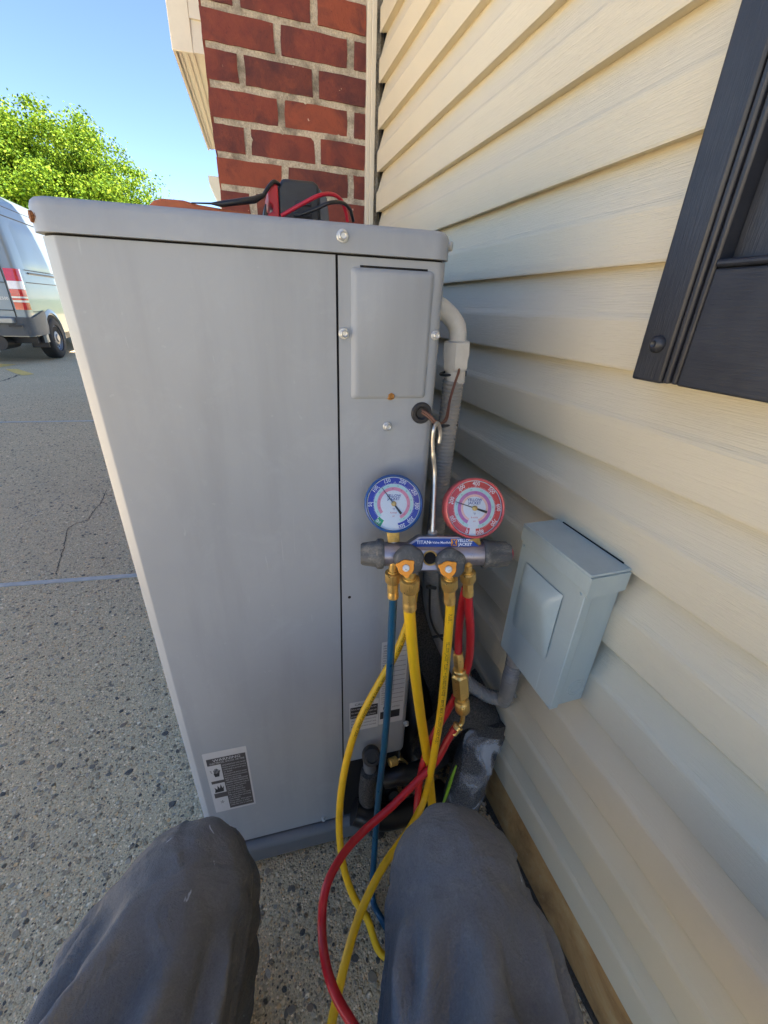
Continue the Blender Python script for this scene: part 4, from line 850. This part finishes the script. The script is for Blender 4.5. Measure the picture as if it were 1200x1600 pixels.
hose('thin blue hose hanging straight down from the left port of the manifold', [(614, 893, 0.425), (614, 945, 0.425), (609, 1050, .425), (602, 1150, .425), (592, 1240, .415), (585, 1330, .40), (582, 1400, .37), (594, 1432, .335), (.155, .30, .010), (.22, .25, .007), (.30, .20, .007)], .0054, 'hose_blue', fit=True)
hose('thick plain yellow hose from the left front valve, ending behind the right knee', [(640, 903, 0.402), (640, 960, 0.404), (646, 1030, .412), (656, 1110, .415), (668, 1190, .42), (675, 1260, .41), (676, 1330, .36), (660, 1400, .30)], .0076, 'hose_yellow', fit=True, s=1.22)
hose('yellow printed hose looping out left of the blue hose down to the concrete', [(647, 925, .462), (640, 965, .462), (618, 1022, .458), (588, 1075, .452), (562, 1125, .444), (545, 1175, .436), (534, 1230, .42), (530, 1290, .40), (536, 1350, .37), (552, 1400, .345), (574, 1436, .32), (.125, .285, .012), (.19, .255, .008), (.27, .245, .008)], .0058, 'hose_yellow', texts=[(.05, JK, .1)])
hose('yellow printed hose from the right front valve crossing over the red hose', [(702, 903, 0.390), (703, 955, 0.395), (697, 1030, .402), (689, 1110, .405), (676, 1190, .40), (664, 1245, .40), (642, 1292, .37), (600, 1352, .33), (566, 1420, .29), (543, 1490, .25), (520, 1590, .20), (500, 1700, .15)], .0060, 'hose_yellow', fit=True, s=1.05, texts=[(.02, 'PLUS II', .35), (.075, JK, .45)])
hose('bright red hose from the right port passing behind the brass ball valve', [(731, 893, 0.398), (732, 945, 0.402), (735, 990, .412), (732, 1035, .425), (718, 1075, .44), (697, 1115, .445), (677, 1150, .435), (662, 1190, .42), (654, 1235, .41), (651, 1285, .38), (660, 1340, .33), (690, 1400, .27)], .0060, 'hose_red', fit=True)
rh = hose('short crimson hose coming down to the brass ball valve', [(728, 918, 0.425), (721, 950, 0.428), (717, 990, .440), (716, 1024, .432)], .0058, 'hose_red')
rh2 = hose('long red hose curving from the ball valve down past the blue hose', [(711, 1138, .42), (699, 1157, .418), (681, 1190, .41), (650, 1222, .40), (610, 1262, .385), (570, 1297, .37), (536, 1335, .345), (510, 1385, .31), (503, 1440, .28), (508, 1500, .24), (525, 1555, .205), (560, 1615, .17)], .0060, 'hose_red')
# ball valve
bv = thing('ball_valve', 'polished brass ball valve with blue lever between two red hose ends', 'valve', tuple(ony(720, 1060, .43)))
v0 = ony(716, 1022, .432); v1 = ony(723, 1112, .425); dv_ = (v1-v0); LV = dv_.length; X = axes(v0, dv_) @ Matrix.Diagonal((1, 1, LV/.079, 1))
hx = lambda R: (lambda a: R/math.cos(((a) % (math.pi/3))-math.pi/6)*.9)
m = MB(); m.lathe([(0.0070, -.002), (hx(0.0088), 0), (hx(0.0088), .014), (0.0066, .016), (0.0066, .019)], X, 36); part('hose_ferrule', m, 'brass', bv, angle=30)
m = MB(); m.lathe([(0.0095, .019), (0.0108, .020), (0.0108, .024), (hx(0.0144), .026), (hx(0.0144), .052), (0.0108, .054), (0.0079, .056), (0.0079, .059)], X, 36); part('valve_body', m, 'brass', bv, angle=30)
m = MB(); m.lathe([(0.0089, .0585), (0.0108, .059), (0.0108, .063), (knurl(0.0125), .0635), (knurl(0.0125), .076), (0.0102, .0785), (0.0057, .079)], X, 84); part('knurled_nut', m, 'brass', bv, angle=60)
e0 = X @ Vector((0, 0, .078)); m = MB(); m.tube(spline([e0, ony(723, 1122, .425), ony(721, 1130, .424), ony(714, 1137, .422)], 6), .0042, 14); part('bent_tube', m, 'brass', bv)
e1_ = ony(716, 1134, .4225); X2 = axes(e1_, ony(703, 1150, .419)-e1_); m = MB(); m.lathe([(0.0070, -.002), (0.0095, -.001), (0.0095, .002), (0.0079, .003), (0.0084, .016), (0.0076, .017)], X2, 24); part('hose_ferrule', m, 'brass', bv)
lv = X @ Vector((.010, -.004, .044)); m = MB(); m.prism(rrect(-.005, -.026, .005, .004, .004), axes(lv, (.75, -.65, .1), (.6, .7, .2)), 0, .003); part('lever', m, 'bluelever', bv, bevel=.001)
# black rubber stub on the left ports where the thin hoses meet the body
for px_, py_ in ((614, 884), (731, 884)):
    p = mp(px_, py_, .004); m = MB(); m.lathe([(.0055, -.010), (.0060, -.004), (.0048, -.003), (.0048, .004)], axes(p, (0, 0, -1)), 18); part('port_nipple', m, 'brass', gm)
m = MB(); m.lathe([(.0065, -.008), (.0075, -.002), (.0075, .006), (.006, .008)], axes(mp(641, 898, .008), (0, 0, -1)), 20); part('port_nipple', m, 'brass', gm)
m = MB(); m.lathe([(.0060, -.008), (.0070, -.002), (.0070, .006), (.0055, .008)], axes(mp(702, 900, .008), (0, 0, -1)), 20); part('port_nipple', m, 'brass', gm)

# ------------------------------------------------------------------ things lying on the cabinet
ZT = 1.1275
mt = thing('multimeter', 'black and red electric tester lying on top of the cabinet before the brick', 'tester', (.09, .75, ZT))
def Z3(px_, py_, Y=.72): return ony(px_, py_, Y)
a = Z3(433, 290); b = Z3(494, 283); base = ZT+.002
m = MB(); m.prism([(a.x, base), (b.x+.004, base), (b.x+.004, b.z-.004), (b.x-.004, b.z), (a.x+.008, b.z-.001), (a.x, a.z-.002)], axes((0, .72, 0), (0, -1, 0), (1, 0, 0)), -.07, 0); part('tester_body', m, 'meter_black', mt, bevel=.004, seg=3)
for k in range(3):
    m = MB(); z_ = base+.020+k*.014; m.box((a.x+.016+k*.004, .717, z_), (b.x-.008, .7205, z_+.006)); part('grip_rib', m, 'meter_black', mt, bevel=.0015)
m = MB(); q0 = Z3(418, 300); q1 = Z3(434, 287); m.prism([(q0.x-.002, base), (q1.x-.0005, base), (q1.x-.0005, q1.z-.002), (q0.x+.006, q1.z-.001), (q0.x, q1.z-.010), (q0.x, q1.z-.022), (q0.x+.006, q1.z-.026), (q0.x+.006, q1.z-.032), (q0.x-.002, q1.z-.036)], axes((0, .716, 0), (0, -1, 0), (1, 0, 0)), -.072, 0); part('tester_collar', m, 'meter_red', mt, bevel=.002, label='red collar')
m = MB(); q2 = Z3(512, 300); m.prism([(b.x+.0045, base), (q2.x+.006, base), (q2.x, q2.z-.006), (b.x+.0045, b.z-.006)], axes((0, .724, 0), (0, -1, 0), (1, 0, 0)), -.06, 0); part('tester_face', m, 'meter_grey', mt, bevel=.002)
m = MB(); q3 = Z3(402, 322); m.prism([(q3.x, base), (q0.x-.003, base), (q0.x-.003, q3.z+.004), (q3.x+.01, q3.z+.002)], axes((0, .718, 0), (0, -1, 0), (1, 0, 0)), -.05, 0); part('tester_jaw', m, 'meter_black', mt, bevel=.003)
def cable(nm, label, pts, r, mat, per=10): 
    m = MB(); m.tube(spline([Z3(*p) if len(p) > 2 else Z3(*p) for p in pts], per), r, 10); o = part(nm, m, mat); meta(o, label, 'test lead', 'test leads of the tester'); return o
cable('test_lead', 'red test lead arching over the front of the black tester', [(440, 337, .70), (452, 330, .695), (475, 317, .69), (500, 305, .69), (520, 304, .70), (533, 313, .71), (540, 330, .715), (543, 346, .72)], .0026, 'lead_red')
cable('test_lead', 'black test lead arching to the right of the tester', [(468, 336, .70), (495, 326, .695), (515, 317, .69), (535, 317, .70), (547, 328, .71), (552, 346, .72)], .0024, 'lead_black')
m = MB(); m.tube([Z3(299, 317, .70), Z3(330, 318, .70), Z3(345, 319, .70), Z3(398, 312, .70), Z3(412, 305, .705)], [.0008, .0012, .0036, .0042, .0026], 12); 
m.tube(spline([Z3(412, 305, .705), Z3(420, 292, .71), Z3(428, 284, .715), Z3(436, 288, .72)], 8), .0026, 10); meta(part('test_probe', m, 'lead_black'), 'black tapered test probe lying left of the tester', 'probe')
oc = MB(); F_ = axes((0, .70, 0), (0, -1, 0), (1, 0, 0)); P_ = [Z3(*p, .70) for p in ((228, 323), (240, 312), (252, 309), (286, 312), (310, 319), (350, 326), (392, 332))]
oc.prism([(P_[0].x, ZT+.0005)] + [(p.x, p.z) for p in P_] + [(P_[-1].x+.01, ZT+.0005)], F_, -.09, 0); meta(part('tool_holster', oc, 'orange_case', bevel=.004, seg=3), 'flat orange rubber holster lying on the cabinet top, left of the probe', 'holster')

# ------------------------------------------------------------------ van
vn = thing('parked_van', 'silver high-roof cargo van parked facing away at the left edge', 'van', (-4.34, 8.92, 0))
VX = 0.99; 
prof_v = [(0.955, .42), (0.985, .55), (0.99, .80), (0.99, 1.05), (0.985, 1.32), (.955, 1.70), (.915, 2.05), (.87, 2.28), (.80, 2.42), (.62, 2.53), (.3, 2.57), (0, 2.58)]
VW = WM[vn.name]
def vsec(y):
    k = min(1, max(0, y/.10)); inset = (1-math.sqrt(max(0, 1-(1-k)**2)))*.07
    out = []
    for x, z in prof_v:
        lean = .0
        zz = z
        if y > 4.3: zz = min(z, 2.58-(y-4.3)*1.35) if z > 1.1 else z
        if y > 5.1: zz = min(zz, 1.15-(y-5.1)*.25)
        xx = max(0, x-inset-(max(0, y-5.1)*.25)); out.append((xx, y+max(0, z-1.2)*.10*(1-min(1, y/1.5)), zz))
    return out + [(-x, y_, z) for x, y_, z in out[-2::-1]]
ys = [0, .01, .03, .06, .10, .3, .6, 1, 2, 3, 4, 4.3, 4.7, 5.1, 5.5, 5.9]; secs = [vsec(y) for y in ys]; n = len(secs[0]); m = MB()
m.add([VW @ Vector(p) for s_ in secs for p in s_], [(k*n+i, (k+1)*n+i, (k+1)*n+i+1, k*n+i+1) for k in range(len(ys)-1) for i in range(n-1)] + [tuple(range(n)), tuple(range((len(ys)-1)*n, len(ys)*n))[::-1]])
part('van_body', m, 'van', vn, angle=50)
def sx(z):
    for (x0, z0), (x1, z1) in zip(prof_v, prof_v[1:]):
        if z0 <= z <= z1: return x0+(x1-x0)*(z-z0)/(z1-z0)
    return .95
def lean(z, y): return max(0, z-1.2)*.10*(1-min(1, y/1.5))
def sideline(nm, pts, w, mat, d=.004, th=.004, closed=False, lab=None):
    m = MB(); m.tube([VW @ Vector((sx(z)+d, y+lean(z, y), z)) for y, z in pts], w, 6); return part(nm, m, mat, vn)
def sidepatch(nm, y0, y1, z0, z1, mat, d=.006, host=None):
    m = MB(); K = 8; vs_ = []
    for j in range(K+1):
        z = z0+(z1-z0)*j/K
        for i in range(9):
            y = y0+(y1-y0)*i/8; e = d if 0 < j < K and 0 < i < 8 else -.002; vs_.append(VW @ Vector((sx(z)+e, y+lean(z, y), z)))
    m.add(vs_, [(j*9+i, j*9+i+1, (j+1)*9+i+1, (j+1)*9+i) for j in range(K) for i in range(8)]); return part(nm, m, mat, host or vn, angle=25)
sidepatch('side_panel', .34, 1.75, 1.42, 2.12, 'van', .012); sidepatch('side_panel', 1.95, 3.2, 1.42, 2.12, 'van', .012)
sideline('body_seam', [(.15, 2.16), (1, 2.16), (2, 2.16), (4, 2.16)], .008, 'van_dark', .0)
sideline('body_seam', [(.12, 2.30), (1, 2.30), (2, 2.30), (4, 2.30)], .006, 'van_dark', .0)
sideline('body_seam', [(.25, 1.235), (1, 1.235), (2, 1.235), (4, 1.235)], .007, 'van_dark', .0)
sideline('body_seam', [(.18, .80), (.62, .80)], .006, 'van_dark', .0)
sideline('slide_rail', [(.42, 1.375), (1.4, 1.375), (2.4, 1.375)], .016, 'van_plastic', .004)
sideline('body_seam', [(.30, 1.42), (.7, 1.42), (1.7, 1.42)], .005, 'van_dark', .012)
# rear face pieces
def rear(y, z): return y
for x_ in (0, ):
    m = MB(); m.box((x_-.006, -.004, .55), (x_+.006, .004, 2.30), VW @ Matrix.Rotation(0, 4, 'X')); part('door_seam', m, 'van_dark', vn)
m = MB(); m.tube([VW @ Vector((.80, -.006, .55)), VW @ Vector((.80, -.006, 1.2)), VW @ Vector((.79, .01, 1.45)), VW @ Vector((.72, .08, 2.15)), VW @ Vector((.60, .10, 2.28)), VW @ Vector((0, .11, 2.30))], .007, 6); part('door_seam', m, 'van_dark', vn)
m = MB(); m.tube([VW @ Vector((.79, -.004, .82)), VW @ Vector((0, -.004, .82))], .006, 6); m2 = MB(); part('door_seam', m, 'van_dark', vn)
m = MB(); m.tube([VW @ Vector((.79, -.003, 1.22)), VW @ Vector((0, -.003, 1.22))], .006, 6); part('door_seam', m, 'van_dark', vn)
for s_ in (-1, 1):
    m = MB(); m.add([VW @ Vector((s_*x, y-.004, z)) for x, y, z in ((.12, .03, 1.42), (.66, .03, 1.42), (.62, .094, 2.05), (.12, .094, 2.05))], [(0, 1, 2, 3) if s_ > 0 else (3, 2, 1, 0)]); part('rear_window', m, 'glass', vn, smooth=False)
m = MB(); put_text(m, 'CARGO 2500', .06, VW @ axes((.60, -.004, .99), (0, -1, 0), (1, 0, 0)), 0, 0); part('badge', m, 'zinc', vn, smooth=False)
# tail lights: bent round the corner
def tail(s_):
    host = None; bands = [(.83, .94, 'lamp_red'), (.94, .97, 'lamp_clear'), (.97, 1.00, 'lamp_red'), (1.00, 1.025, 'lamp_clear'), (1.025, 1.13, 'lamp_red'), (1.13, 1.245, 'lamp_clear'), (1.245, 1.42, 'lamp_red')]
    root = None
    for z0, z1, mt_ in bands:
        m = MB(); vs_ = []; K = 6
        for z in (z0+.001, z1-.001):
            off = (z-.83)*.05
            for q_ in ((.83-off*.3, -.010), (.90, -.016), (.945, -.012), (.982, .008), (1.003, .05), (1.004, .11-off*.1), (.985, .12)):
                vs_.append(VW @ Vector((s_*q_[0]-s_*max(0, z-1.32)*.06, q_[1]+max(0, z-1.2)*.1, z)))
        f = [(i, i+1, 7+i+1, 7+i) for i in range(6)] + [tuple(range(7))[::-1], tuple(range(7, 14))]
        if s_ < 0: f = [g[::-1] for g in f]
        m.add(vs_, f)
        if root is None: root = part('tail_light', m, mt_, vn, angle=60, bevel=0)
        else: part('lamp_segment', m, mt_, root, angle=60)
tail(1); tail(-1)
# bumper
m = MB(); bp = []
secb = [(-.10, .46), (-.16, .50), (-.165, .62), (-.12, .69), (.02, .72), (.02, .44)]
path_b = [(-1.0, .60), (-1.01, .05), (-.96, -.03), (-.85, -.06), (0, -.09), (.85, -.06), (.96, -.03), (1.01, .05), (1.0, .60)]
vs_ = []
for i, (x, y) in enumerate(path_b):
    a = Vector(path_b[max(0, i-1)]); b = Vector(path_b[min(len(path_b)-1, i+1)]); d = (b-a).normalized(); nn = Vector((d.y, -d.x))
    for o_, z in secb: vs_.append(VW @ Vector((x-nn.x*o_*-.35, y-nn.y*o_*-.35, z+ (.10 if 2 <= secb.index((o_, z)) <= 4 and i in (0, 8) else 0))))
k6 = len(secb); m.add(vs_, [(i*k6+j, (i+1)*k6+j, (i+1)*k6+(j+1) % k6, i*k6+(j+1) % k6) for i in range(len(path_b)-1) for j in range(k6)]); m.add([], [])
part('bumper', m, 'van_plastic', vn, angle=50)
m = MB(); m.box((-.78, -.155, .625), (.80, -.05, .715), VW); part('bumper_step', m, 'van', vn, bevel=.015)
m = MB(); m.box((.72, -.162, .58), (.90, -.12, .61), VW); part('fog_slot', m, 'van_dark', vn, smooth=False)
m = MB(); m.box((.74, .40, .22), (1.0, .43, .62), VW); part('mud_flap', m, 'black', vn, bevel=.01)
m = MB(); m.box((-.9, .25, .30), (.9, 5.6, .48), VW); part('underbody', m, 'black', vn, smooth=False)
m = MB(); m.tube([VW @ Vector((-.9, .85, .36)), VW @ Vector((.9, .85, .36))], .07, 12); part('axle', m, 'black', vn)
m = MB(); m.tube([VW @ Vector((.45, -.02, .33)), VW @ Vector((.45, .5, .33))], .12, 14); part('muffler', m, 'black', vn)
def wheel(x, y, s_):
    Wx = VW @ axes((x, y, .35), (s_, 0, 0)); m = MB(); m.lathe([(.20, -.10), (.31, -.11), (.342, -.09), (.35, -.06), (.35, .06), (.342, .09), (.31, .115), (.225, .118), (.215, .10)], Wx, 48, caps=False); w = part('wheel', m, 'tyre', vn)
    m = MB(); m.lathe([(.215, .10), (.205, .105), (.19, .07), (.16, .055), (.13, .085), (.10, .10), (.075, .10), (.06, .12), (.001, .122)], Wx, 40, caps=False); r_ = part('rim', m, 'rim', w)
    for k in range(12):
        a = 2*math.pi*k/12; m = MB(); m.lathe([(.014, 0), (.012, .006)], Wx @ Matrix.Translation((.175*math.cos(a), .175*math.sin(a), .062)), 8); 
        if k == 0: mm_ = MB()
        mm_.v += []; mm_.add(m.v, m.f)
    part('rim_holes', mm_, 'hole', w, kind='stuff')
    m = MB(); K = 16; vs_ = []
    for k in range(K+1):
        a = rad(-8+196*k/K)
        for R_o, dx in ((.375, .004), (.40, .045), (.46, .030), (.475, -.01)): vs_.append(VW @ Vector((s_*(.965+dx), y+R_o*math.cos(a), .37+R_o*math.sin(a))))
    m.add(vs_, [(k*4+j, k*4+j+1, (k+1)*4+j+1, (k+1)*4+j) if s_ > 0 else (k*4+j, (k+1)*4+j, (k+1)*4+j+1, k*4+j+1) for k in range(K) for j in range(3)]); part('wheel_arch', m, 'van', vn)
    m = MB(); m.prism([(y+.374*math.cos(rad(-10+200*k/20)), .37+.374*math.sin(rad(-10+200*k/20))) for k in range(21)], VW @ axes((s_*.975, 0, 0), (s_, 0, 0), (0, 1, 0)) @ (Matrix.Identity(4) if s_ > 0 else Matrix.Scale(-1, 4, (0, 1, 0))), -.01, .018); part('wheel_well', m, 'hole', vn, smooth=False)
for y_ in (.85, 4.6):
    for s_ in (1, -1): wheel(s_*.90, y_, s_)

# ------------------------------------------------------------------ tree
tr = thing('maple_tree', 'broad bright green spring tree beyond the van', 'tree', (-8.0, 27.0, 0))
rt = random.Random(21); limbs = []; tips = []
def grow(p, d, ln, r, lev):
    pts = [p]; q = p.copy(); dd = d.copy(); k = 5
    for i in range(k):
        dd = (dd+Vector((rt.uniform(-.14, .14), rt.uniform(-.14, .14), .05 if lev > 0 else 0))).normalized(); q = q+dd*(ln/k); pts.append(q.copy())
    limbs.append((pts, r, lev)); 
    if lev >= 3: tips.append(q); tips.append(pts[3]); return
    nb = 6 if lev == 0 else 4
    for j in range(nb):
        i = rt.randint(2, k); a = rt.uniform(0, 6.28); el = rt.uniform(.25, 1.0) if lev == 0 else rt.uniform(.3, .9)
        ax = dd.orthogonal().normalized(); ax.rotate(Matrix.Rotation(a, 3, dd)); nd = (dd*math.cos(el)+ax*math.sin(el)).normalized(); grow(pts[i], nd, ln*rt.uniform(.55, .75), r*.5, lev+1)
    grow(q, dd, ln*.6, r*.6, lev+1)
TB = Vector((-8.0, 27.0, 0)); m = MB(); m.tube([TB+Vector((0, 0, -.1)), TB+Vector((.05, 0, 1)), TB+Vector((0, .05, 2.2))], [.34, .25, .22], 14); part('trunk', m, 'bark', tr)
for a in range(9):
    an = a*2.4; grow(TB+Vector((0, 0, 1.8+.12*a)), Vector((math.cos(an)*.75, math.sin(an)*.75, .55+.08*a)).normalized(), 2.3, .11, 1)
for pts, r, lev in limbs:
    m = MB(); m.tube(pts, [r*(1-.1*i) for i in range(len(pts))], 6)
    if lev == 1: part('limb', m, 'bark', tr)
    else:
        try: tw.add(m.v, m.f)
        except NameError: tw = MB(); tw.add(m.v, m.f)
part('twigs', tw, 'bark', tr, kind='stuff')
# crown: leaves in clumps inside an uneven dome
m = MB(); vsl = []; fsl = []
cl = []
CC = Vector((-8.0, 27.0, 5.3))
for t_ in tips: cl.append((t_, rt.uniform(.35, .6)))
for _ in range(430):
    a = rt.uniform(0, 6.283); ce = rt.uniform(-.45, 1); u = rt.random()**.35; s_ = math.sqrt(1-ce*ce); d = Vector((s_*math.cos(a), s_*math.sin(a), ce))
    Rr = 1+.34*noise.noise(d*1.7+Vector((3, 1, 7)))+.13*noise.noise(d*4.5); p = CC+Vector((d.x*4.4, d.y*4.2, d.z*3.1))*u*Rr; cl.append((p, rt.uniform(.28, .62)))
for c, R in cl:
    for _ in range(180):
        d = Vector((rt.gauss(0, 1), rt.gauss(0, 1), rt.gauss(0, .62))); p = c+d*R*.62; s_ = rt.uniform(.035, .075)
        nrm = Vector((rt.gauss(0, 1), rt.gauss(0, 1), 1.0+rt.gauss(0, .7))).normalized(); x = nrm.orthogonal().normalized(); x.rotate(Matrix.Rotation(rt.uniform(0, 6.28), 3, nrm)); y = nrm.cross(x)
        o_ = len(vsl); vsl += [tuple(p-x*s_), tuple(p-y*s_*.7), tuple(p+x*s_), tuple(p+y*s_*.7)]; fsl.append((o_, o_+1, o_+2, o_+3))
me = bpy.data.meshes.new('crown'); W = WM[tr.name]; me.from_pydata([(a-TB.x, b-TB.y, c) for a, b, c in vsl], [], fsl); me.materials.append(M['leaf'])
o = bpy.data.objects.new('crown', me); sc.collection.objects.link(o); o.parent = tr; o['kind'] = 'stuff'

# ------------------------------------------------------------------ the seated person: legs in work trousers
pr = thing('person', 'seated person in dusty dark grey work trousers, knees on both sides of the hoses', 'person', (.03, -.28, 0))
def capsule(pts, radii, n=20):
    m_ = MB(); m_.tube(pts, radii, n); return m_
kneeR, kneeL = Vector((.1455, .168, .516)), Vector((-.108, .234, .533))
hipR, hipL = Vector((-.012, -.28, .50)), Vector((-.245, -.22, .50))
ankR, ankL = Vector((.19, .22, .10)), Vector((-.155, .25, .10))
bm = bmesh.new()
def blob(c, r, sc_=(1, 1, 1)):
    mx = Matrix.Translation(c) @ Matrix.Diagonal((r*sc_[0], r*sc_[1], r*sc_[2], 1)); bmesh.ops.create_icosphere(bm, subdivisions=3, radius=1, matrix=mx)
def limb(a, b, r0, r1, k=26, bulge=0):
    for i in range(k+1):
        t_ = i/k; blob(a.lerp(b, t_), r0+(r1-r0)*t_+bulge*math.sin(math.pi*t_))
limb(hipR, kneeR, .104, .0705, bulge=.007); limb(hipL, kneeL, .104, .062, bulge=.010)
limb(kneeR, kneeR.lerp(ankR, .45), .062, .066, 12); limb(kneeR.lerp(ankR, .45), ankR, .066, .060, 14)
limb(kneeL, kneeL.lerp(ankL, .45), .062, .066, 12); limb(kneeL.lerp(ankL, .45), ankL, .066, .060, 14)
limb(Vector((-.03, -.33, .50)), Vector((-.22, -.27, .50)), .125, .125, 8); limb(Vector((-.13, -.35, .56)), Vector((-.15, -.42, .72)), .13, .14, 6)
me = bpy.data.meshes.new('trousers'); bm.to_mesh(me); bm.free()
tmp = bpy.data.objects.new('trousers', me); sc.collection.objects.link(tmp)
rm = tmp.modifiers.new('r', 'REMESH'); rm.mode = 'VOXEL'; rm.voxel_size = .0036; sm = tmp.modifiers.new('s', 'SMOOTH'); sm.iterations = 14; sm.factor = .6
bpy.context.view_layer.update(); me2 = bpy.data.meshes.new_from_object(tmp.evaluated_get(bpy.context.evaluated_depsgraph_get())); bpy.data.objects.remove(tmp)
me2.name = 'trousers'
def leg_param(p):
    best = None
    for hip, knee, ank, s_ in ((hipR, kneeR, ankR, 1), (hipL, kneeL, ankL, -1)):
        for A_, B_, seg in ((hip, knee, 0), (knee, ank, 1)):
            d = B_-A_; t_ = max(0, min(1, (p-A_).dot(d)/d.length_squared)); c = A_+d*t_; dist = (p-c).length
            if best is None or dist < best[0]: best = (dist, seg+t_, p-c, s_, d.normalized())
    return best
def ridge(x): return (1-abs(x))**2 if abs(x) < 1 else 0
FOLDS = {-1: [(.25, 1.3, .20, .0085, .2, .97), (.85, 1.1, .16, .0095, .2, .95), (-.45, .9, .22, .0055, .3, .93), (1.35, .6, .15, .010, .2, 1.02), (-1.0, .6, .16, .006, .3, .96), (.05, 2.0, .10, .004, .5, .92)],
          1: [(-.25, -1.2, .20, .0055, .3, .95), (.35, -.9, .22, .0065, .2, .93), (.95, -.5, .15, .0075, .2, .98), (1.3, .2, .12, .009, .3, 1.02), (-.85, .4, .18, .006, .3, .95), (.1, 1.5, .12, .0035, .5, .9)]}
attr = me2.attributes.new('dust', 'FLOAT', 'POINT')
me2.update(); nrms = [v.normal.copy() for v in me2.vertices]
for i, v in enumerate(me2.vertices):
    p = v.co.copy(); dist, t_, off, s_, dirn = leg_param(p); nr = nrms[i]
    q = Vector((p.x*s_, p.y, p.z))
    d = .013*noise.noise(q*7+Vector((s_*3, 0, 0))) + .005*noise.noise(q*19)
    up = Vector((0, 0, 1)) - dirn*dirn.z
    if t_ > 1: up = Vector((0, 1, .3)); up = up-dirn*up.dot(dirn)
    up.normalize(); side = dirn.cross(up)*(1 if s_ > 0 else -1); ph = math.atan2(off.dot(side), off.dot(up))
    wob = .12*noise.noise(q*9) ; fold = 0
    if t_ <= 1.0:
        for ph0, sl, wd, am, ta, tb in FOLDS[s_]:
            c_ = ph0+sl*(1-t_)+wob; e_ = (ph-c_)/(wd*.72)
            if abs(e_) < 3: en = min(1, max(0, (t_-ta)/.12))*min(1, max(0, (tb-t_)/.10)); f_ = math.exp(-e_*e_)-.55*math.exp(-((e_-1.6)**2)); fold += am*f_*en
        d += 1.75*fold
    if t_ > .86: kk = (t_-1)*1; d += .0035*math.sin(kk*70+ph*2.2*math.sin(ph)+noise.noise(q*8)*4)*math.exp(-((t_-1.12)/.16)**2)*min(1, abs(ph)*1.3)
    if t_ > 1.0: d += .006*(noise.noise(Vector((ph*1.5, (t_-1)*14, s_*5))))*min(1, (t_-1)*8)
    for sp_ in (1.35, -1.45):
        if t_ < 1: e_ = (ph-sp_)/.035; d += .0022*math.exp(-e_*e_)-.0016*math.exp(-((e_-2.2)/1.1)**2)
    d += .0030*noise.noise(Vector((q.x*42, q.y*16, q.z*42)))+.0014*noise.noise(q*80)
    dust = max(0, nr.z)*.45*math.exp(-((t_-1)/.22)**2) + 60*max(0, fold); attr.data[i].value = min(1, max(0, dust+.22*noise.noise(p*14)))*.5
    v.co = p+nr*d
# raised side seams
me2.materials.clear(); me2.materials.append(M['cloth']); me2.shade_smooth()
for v in me2.vertices: v.co = v.co - Vector((.03, -.28, 0))
o = bpy.data.objects.new('trousers', me2); sc.collection.objects.link(o); o.parent = pr
for knee, ank in ((kneeR, ankR), (kneeL, ankL)):
    fx_ = ank.x*1.02; bmx = bmesh.new(); 
    for t_ in range(10):
        c = Vector((fx_+.004*t_*(1 if ank.x > 0 else -1)*.5, ank.y-.07+.020*t_, .055-.001*t_)); r_ = .045 if t_ < 5 else .042-.0015*(t_-5)
        bmesh.ops.create_icosphere(bmx, subdivisions=2, radius=1, matrix=Matrix.Translation(c) @ Matrix.Diagonal((r_, r_, r_*(1.3 if t_ < 4 else .95), 1)))
    bmesh.ops.create_icosphere(bmx, subdivisions=2, radius=.05, matrix=Matrix.Translation((fx_, ank.y-.02, .115)))
    me = bpy.data.meshes.new('boot'); bmx.to_mesh(me); bmx.free(); ob = bpy.data.objects.new('boot', me); sc.collection.objects.link(ob); ob.parent = pr; ob.location = (-.03, .28, 0); me.materials.append(M['boot']); me.shade_smooth()
    r_m = ob.modifiers.new('r', 'REMESH'); r_m.mode = 'VOXEL'; r_m.voxel_size = .008; r_m.use_smooth_shade = True; s_m = ob.modifiers.new('s', 'SMOOTH'); s_m.iterations = 8
    WM[ob.name] = WM[pr.name] 
    m = MB(); m.prism([(fx_-.045, ank.y-.115), (fx_+.045, ank.y-.115), (fx_+.052, ank.y+.06), (fx_+.035, ank.y+.15), (fx_-.03, ank.y+.15), (fx_-.048, ank.y+.06)], Matrix.Identity(4), .001, .026)
    part('boot_sole', m, 'sole', pr, bevel=.006)
